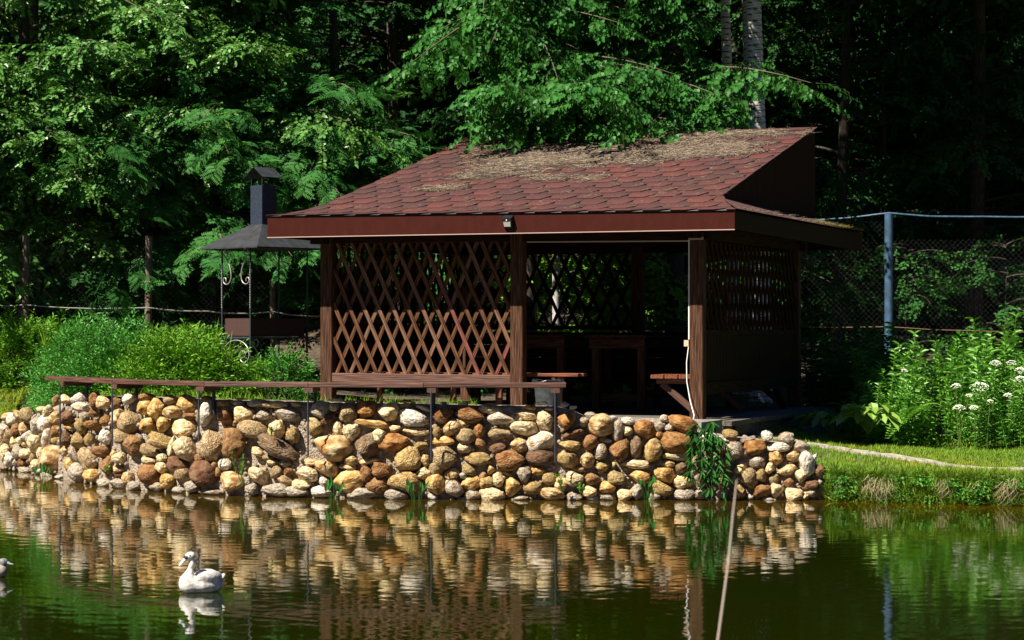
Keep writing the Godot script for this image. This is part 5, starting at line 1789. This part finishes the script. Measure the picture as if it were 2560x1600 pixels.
	# plant hanging down the wall
	var w := thing("hanging_plant", "dark green willow-leaved plant hanging down the wall near its right end", "plant", spot(1765, 1085, 21.72))
	for i in 12:
		var b := MB.new()
		var s0 := Vector3(rf(-0.12, 0.16), rf(-0.12, 0.12), rf(-0.06, 0.02))
		var l := rf(0.15, 0.55)
		var pts := []
		for k in 6:
			var u := k / 5.0
			pts.append(s0 + Vector3(rf(-0.02, 0.02) + (s0.x - 0.01) * 0.7 * u, 0.10 * sin(PI * minf(u * 1.6, 1.0)) - l * u * u, 0.06 + 0.09 * u))
		b.col = Color(0.6, 0.5, 0.3)
		b.tube(pts, [0.003, 0.003, 0.003, 0.002, 0.002, 0.001], 3)
		for k in 17:
			var u := rf(0.1, 1.0) * 4.99
			var p: Vector3 = pts[int(u)].lerp(pts[int(u) + 1], u - int(u))
			b.col = Color(1, 1, 1) * rf(0.7, 1.2)
			b.leaf(p, Vector3(rf(-0.8, 0.8), rf(-1.2, 0.0), rf(0.1, 0.8)).normalized(), Vector3(rf(-0.4, 0.4), 0.7, 0.6).normalized(), rf(0.08, 0.13), rf(0.020, 0.028), 0.2, 0.25)
		obj("stem", b.mesh(), M.aspen, w)
	# plants at the waterline
	var names2 := ["arrow-leaved water plant below the left end of the bench", "arrow-leaved water plant at the wall's foot below the left gazebo post", "arrow-leaved water plant at the wall's foot below the lattice", "arrow-leaved water plant with the broadest leaves left of the hanging plant", "single green shoot in the water below the hanging plant"]
	var k := 0
	for q in [[112, 1205, 25.0, 9, 0.10], [835, 1248, 21.6, 10, 0.16], [1042, 1248, 21.55, 8, 0.15], [1622, 1252, 21.45, 7, 0.17], [1785, 1256, 21.3, 2, 0.06]]:
		var p := spot(q[0], q[1], q[2])
		p.y = 0
		var h := thing("water_plant", names2[k], "water plant", p, 0.0, "arrow-leaved plants at the water's edge")
		for i in q[3]:
			var b := MB.new()
			var tip := Vector3(rf(-0.09, 0.09), q[4] * rf(0.35, 1.1), rf(-0.05, 0.05))
			b.col = Color(0.8, 0.9, 0.6)
			b.tube([Vector3(tip.x * 0.4, -0.1, tip.z * 0.4), tip * 0.6, tip], [0.003, 0.0025, 0.002], 4)
			b.col = Color(1, 1, 1) * rf(0.85, 1.15)
			b.leaf(tip, Vector3(rf(-0.5, 0.5), 1, rf(-0.3, 0.3)).normalized(), Vector3(rf(-0.5, 0.5), 0.3, 1).normalized(), rf(0.07, 0.10), rf(0.024, 0.036), 0.15, 0.1)
			obj("leaf", b.mesh(), M.aspen, h)
		k += 1
	k = 0
	for q in [[605, 1215, 22.25, 0.42, 0.9], [268, 1182, 23.35, 0.06, 0.7], [1405, 1232, 21.6, 0.22, 0.8], [1452, 1240, 21.55, 0.16, 0.8], [680, 1090, 22.0, 0.1, 0.8]]:
		var h := thing("wall_weed", ["feathery dill-like weed rooted in the wall above the swan", "small four-leaved seedling in the wall's left part", "thin green weed low in the wall below the bin", "small weed left of the broad water plant", "tiny weed on the big brown boulder"][k], "weed", spot(q[0], q[1], q[2]), 0.0, "weeds rooted in the wall")
		for i in 5:
			var b := MB.new()
			var e: Vector3 = Vector3(rf(-0.35, 0.4), 1, rf(0.05, 0.3)).normalized() * q[3] * rf(0.5, 1.0)
			b.col = Color(1.0, 0.9, 0.5)
			b.tube([Vector3.ZERO, e * 0.5 + Vector3(0, 0.01, 0.02), e], [0.004, 0.003, 0.001], 4)
			for j in int(26 if k == 0 else 8):
				var p: Vector3 = e * rf(0.4, 1.0)
				b.col = Color(1.1, 1, 0.6) * rf(0.8, 1.2)
				b.thin(p, (rv() + Vector3(0, 0.5, 0.2)).normalized(), (Vector3.UP + rv(0.4)).normalized(), rf(0.03, 0.06) if k == 0 else rf(0.03, 0.05), 0.005 if k == 0 else 0.016)
			obj("stem", b.mesh(), M.herb, h)
		k += 1
	make_grass()


func make_grass() -> void:
	var g1 := tuft(9, 0.055, 0.006)
	var g2 := tuft(8, 0.20, 0.009, 0.7)
	var lawn := Cloud.new()
	for i in 16000:
		var x := rf(2.5, 7.4)
		var z := rf(-27.2, -21.0)
		if z > shore(x) - 0.02:
			continue
		var off: float = z - path_z(x)
		if absf(off) < 0.22 and rng.randf() < 0.8:
			continue
		var dry := clampf(noise.get_noise_2d(x * 90, z * 160) + 0.25, 0, 1) * clampf(1.5 - absf(off), 0, 1)
		var s := rf(0.6, 1.3) * lerpf(1.0, 1.9, clampf((-25.0 - z) * 0.8, 0, 1))
		var t := rf(0.75, 1.2)
		lawn.put(Basis(Vector3.UP, rf(0, TAU)) * Basis.from_scale(Vector3.ONE * s), Vector3(x, gh(x, z), z), Color(t * lerpf(0.9, 1.9, dry), t * lerpf(1.0, 1.15, dry), t * 0.9))
	tag(scatter("lawn_grass", g1, lawn, M.grass), "short sunlit grass of the right lawn on both sides of the path", "grass")
	var left := Cloud.new()
	for i in 9000:
		var x := rf(-7.3, -4.5)
		var z := rf(-28.6, -25.4)
		if -z < wall_d(1280 + x / -z * F) + 0.35 and x > -6.5:
			continue
		var t := rf(0.8, 1.25)
		left.put(Basis(Vector3.UP, rf(0, TAU)) * Basis.from_scale(Vector3.ONE * rf(0.7, 1.5)), Vector3(x, gh(x, z), z), Color(t * rf(0.9, 1.5), t, t * 0.8))
	tag(scatter("lawn_grass", g1, left, M.grass), "patch of sunlit grass at the left edge above the wall", "grass")
	# the overgrown bank right of the wall
	var bank := Cloud.new()
	var dry := Cloud.new()
	for i in 2600:
		var x := rf(2.92, 7.0)
		var h := rf(-0.02, 0.27)
		var z := shore(x) + 0.03 - h * 0.35 + rf(-0.05, 0.06)
		var t := rf(0.25, 1.15)
		var out := Vector3(rf(-0.5, 0.5), rf(-0.5, 1.0), 1.0).normalized()
		var y := (Vector3.UP * (0.5 if h > 0.2 else -0.1) + out * 0.9).normalized()
		var xx := y.cross(Vector3(rf(-1, 1), 0.3, rf(-1, 1)).normalized()).normalized()
		bank.put(Basis(xx, y, xx.cross(y)) * Basis.from_scale(Vector3.ONE * rf(0.4, 0.85)), Vector3(x, h, z), Color(t * rf(0.7, 1.2), t, t * 0.7))
	for q in [[2172, 9, 1.0], [2196, 10, 1.1], [2215, 6, 0.8], [2338, 4, 0.8], [2352, 6, 0.9], [2478, 7, 1.0], [2496, 8, 1.1], [2420, 2, 0.7], [2100, 2, 0.6], [2545, 4, 0.9]]:
		for i in q[1]:
			var d := 21.5
			var x: float = (q[0] + rf(-12, 12) - 1280.0) / F * d
			var z := shore(x) + rf(0.10, 0.20)
			var y := Vector3(rf(-0.55, 0.55), -1, rf(-0.1, 0.5)).normalized()
			var xx := y.cross(Vector3(0.2, 0.1, 1)).normalized()
			dry.put(Basis(xx, y, xx.cross(y)) * Basis.from_scale(Vector3(1, 1, 1) * rf(0.6, 1.15) * q[2]), Vector3(x, rf(0.13, 0.25), z), Color(1, 1, 1) * rf(0.45, 1.2))
	var weeds := [twig_ovate(10, 0.035, 0.022, 0.2, 0.14), twig_ovate(12, 0.028, 0.018, 0.1, 0.12)]
	var wc := [Cloud.new(), Cloud.new()]
	for i in 360:
		var x := rf(2.9, 7.0)
		var h := rf(0.01, 0.26)
		var k := noise.get_noise_1d(x * 260.0)
		if k < -0.15 and h < 0.2:
			continue
		var out := Vector3(rf(-0.8, 0.8), rf(-0.4, 0.7), 1.0).normalized()
		var xx := Vector3.UP.cross(out).normalized()
		var t := rf(0.5, 1.15)
		wc[i % 2].put(Basis(xx, out.cross(xx), out) * Basis.from_scale(Vector3.ONE * rf(0.6, 1.1)), Vector3(x, h, shore(x) + 0.05 - h * 0.3 + rf(-0.02, 0.06)), Color(t * rf(0.8, 1.3), t, t * 0.8))
	var bw := thing("bank_weeds", "small leafy weeds hanging over the low right bank", "weeds")
	for i in 2:
		scatter("foliage", weeds[i], wc[i], M.small, bw)
	tag(scatter("bank_growth", g2, bank, M.grass), "tangle of grass and weeds covering the low bank at the water", "grass")
	tag(scatter("bank_straw", tuft(5, 0.20, 0.0042, 0.5), dry, M.straw), "bunches of dry straw hanging down the right bank", "dry grass")
	var tall := Cloud.new()
	for q in [[2330, 1.3], [2350, 1.2], [2555, 1.3], [2540, 1.0], [2090, 0.8], [2070, 0.7], [2470, 0.8], [2130, 0.6], [2260, 0.9], [2290, 0.7], [2400, 0.9], [2435, 0.7], [2520, 0.9]]:
		var x: float = (q[0] - 1280.0) / F * 21.4
		for i in 3:
			tall.put(Basis(Vector3.UP, rf(0, TAU)) * Basis.from_scale(Vector3.ONE * q[1]), Vector3(x + rf(-0.05, 0.05), rf(0.05, 0.2), shore(x) + 0.05), Color(0.9, 1, 0.8) * rf(0.9, 1.2))
	for i in 90:
		var a := rf(-2.6, 0.3)
		var p := gaz * Vector3(a, 0, rf(0.9, 1.25) if a < -0.3 else rf(0.1, 1.0))
		if a > -0.5 or rng.randf() < 0.25:
			tall.put(Basis(Vector3.UP, rf(0, TAU)) * Basis.from_scale(Vector3.ONE * rf(0.3, 0.6)), Vector3(p.x, 0.64, p.z), Color(0.8, 1, 0.8))
	for i in 260:
		var x := rf(-4.5, 0.4)
		var z := -wall_d(1280 + x / 23.0 * F) - rf(0.5, 1.6)
		tall.put(Basis(Vector3.UP, rf(0, TAU)) * Basis.from_scale(Vector3.ONE * rf(0.4, 0.9)), Vector3(x, gh(x, z), z), Color(0.9, 1, 0.7) * rf(0.7, 1.2))
	for i in 60:
		var x := rf(-6.6, -3.2)
		tall.put(Basis(Vector3.UP, rf(0, TAU)) * Basis.from_scale(Vector3(1, rf(1.2, 2.2), 1)), Vector3(x, 1.35 + rf(-0.15, 0.1), lerpf(-28.6, -26.1, clampf((x + 6.0) / 1.8, 0, 1)) + rf(-0.3, 0.2)), Color(0.9, 1, 0.8) * rf(0.8, 1.2))
	for i in 320:
		var p := gaz * Vector3(rf(-4.2, 1.2), 0, rf(-8.0, -4.8))
		tall.put(Basis(Vector3.UP, rf(0, TAU)) * Basis.from_scale(Vector3.ONE * rf(0.4, 1.0)), Vector3(p.x, gh(p.x, p.z), p.z), Color(0.9, 1, 0.6) * rf(0.6, 1.2))
	tag(scatter("long_grass", g2, tall, M.grass), "longer grass blades on the bank, behind the wall and round the gazebo", "grass")


func path_z(x: float) -> float:
	return lerpf(-24.05, -22.15, (x - 3.2) / 1.83) - 0.0


func make_path() -> void:
	var p := Node3D.new()
	p.name = "path"
	p.set_meta("kind", "structure")
	add_child(p, true)
	var x := 2.75
	while x < 7.2:
		for side in [-1, 1]:
			var w := rf(0.20, 0.30)
			var c := Vector3(x + rf(-0.04, 0.04), 0, path_z(x) + side * 0.09 + rf(-0.03, 0.03))
			var lo := []
			var hi := []
			var n := 7
			for i in n:
				var a := TAU * i / n + rf(-0.25, 0.25)
				var q := c + Vector3(cos(a) * w * 0.62, 0, sin(a) * 0.105 + cos(a) * w * 0.45)
				var y := gh(q.x, q.z)
				lo.append(Vector3(q.x, y - 0.05, q.z))
				hi.append(Vector3(q.x, y + 0.022, q.z))
			var b := MB.new()
			b.solid(lo, hi)
			obj("paving_stone", b.mesh(), M.paving, p)
		x += rf(0.20, 0.27)


func _ready() -> void:
	var cam := Camera3D.new()
	cam.name = "camera"
	cam.projection = Camera3D.PROJECTION_FRUSTUM
	cam.near = 0.05
	cam.far = 400.0
	cam.size = 2.0 * 0.05 * 800.0 / F
	cam.frustum_offset = Vector2(0, 0.05 * 32.0 / F)
	cam.position = Vector3(0, EYE, 0)
	add_child(cam)
	cam.current = true
	var we := WorldEnvironment.new()
	we.name = "world_environment"
	var env := Environment.new()
	env.background_mode = Environment.BG_SKY
	var sky := Sky.new()
	var sm := ProceduralSkyMaterial.new()
	sm.sky_top_color = Color(0.20, 0.34, 0.62)
	sm.sky_horizon_color = Color(0.50, 0.58, 0.66)
	sm.ground_bottom_color = Color(0.10, 0.12, 0.08)
	sm.ground_horizon_color = Color(0.30, 0.34, 0.30)
	sm.sun_angle_max = 20.0
	sky.sky_material = sm
	env.sky = sky
	env.background_energy_multiplier = 0.26
	env.tonemap_mode = Environment.TONE_MAPPER_LINEAR
	env.tonemap_exposure = 2.2
	env.sdfgi_enabled = true
	env.ssao_enabled = true
	env.ssil_enabled = true
	var at := CameraAttributesPhysical.new()
	at.frustum_focal_length = 85.0
	at.frustum_focus_distance = 23.0
	at.exposure_aperture = 9.0
	we.camera_attributes = at
	we.environment = env
	add_child(we)
	var sun := DirectionalLight3D.new()
	sun.name = "sun"
	sun.light_energy = 1.6
	sun.light_color = Color(1.0, 0.965, 0.90)
	sun.light_angular_distance = 0.5
	sun.shadow_enabled = true
	var el := deg_to_rad(50.0)
	var az := deg_to_rad(50.0)
	var to_sun := Vector3(-sin(az) * cos(el), sin(el), cos(az) * cos(el))
	sun.basis = Basis.looking_at(-to_sun, Vector3.UP)
	add_child(sun)
	rng.seed = 20240611
	noise.seed = 4
	noise.frequency = 0.01
	noise.noise_type = FastNoiseLite.TYPE_SIMPLEX_SMOOTH
	make_materials()
	make_ground()
	make_water()
	make_wall()
	make_gazebo()
	make_fences()
	rng.seed = 20240612
	make_trees()
	rng.seed = 79
	make_path()
	make_wall_bench()
	make_furniture()
	make_barbecue()
	rng.seed = 77
	make_plants()
	rng.seed = 78
	make_litter()
	make_birds()
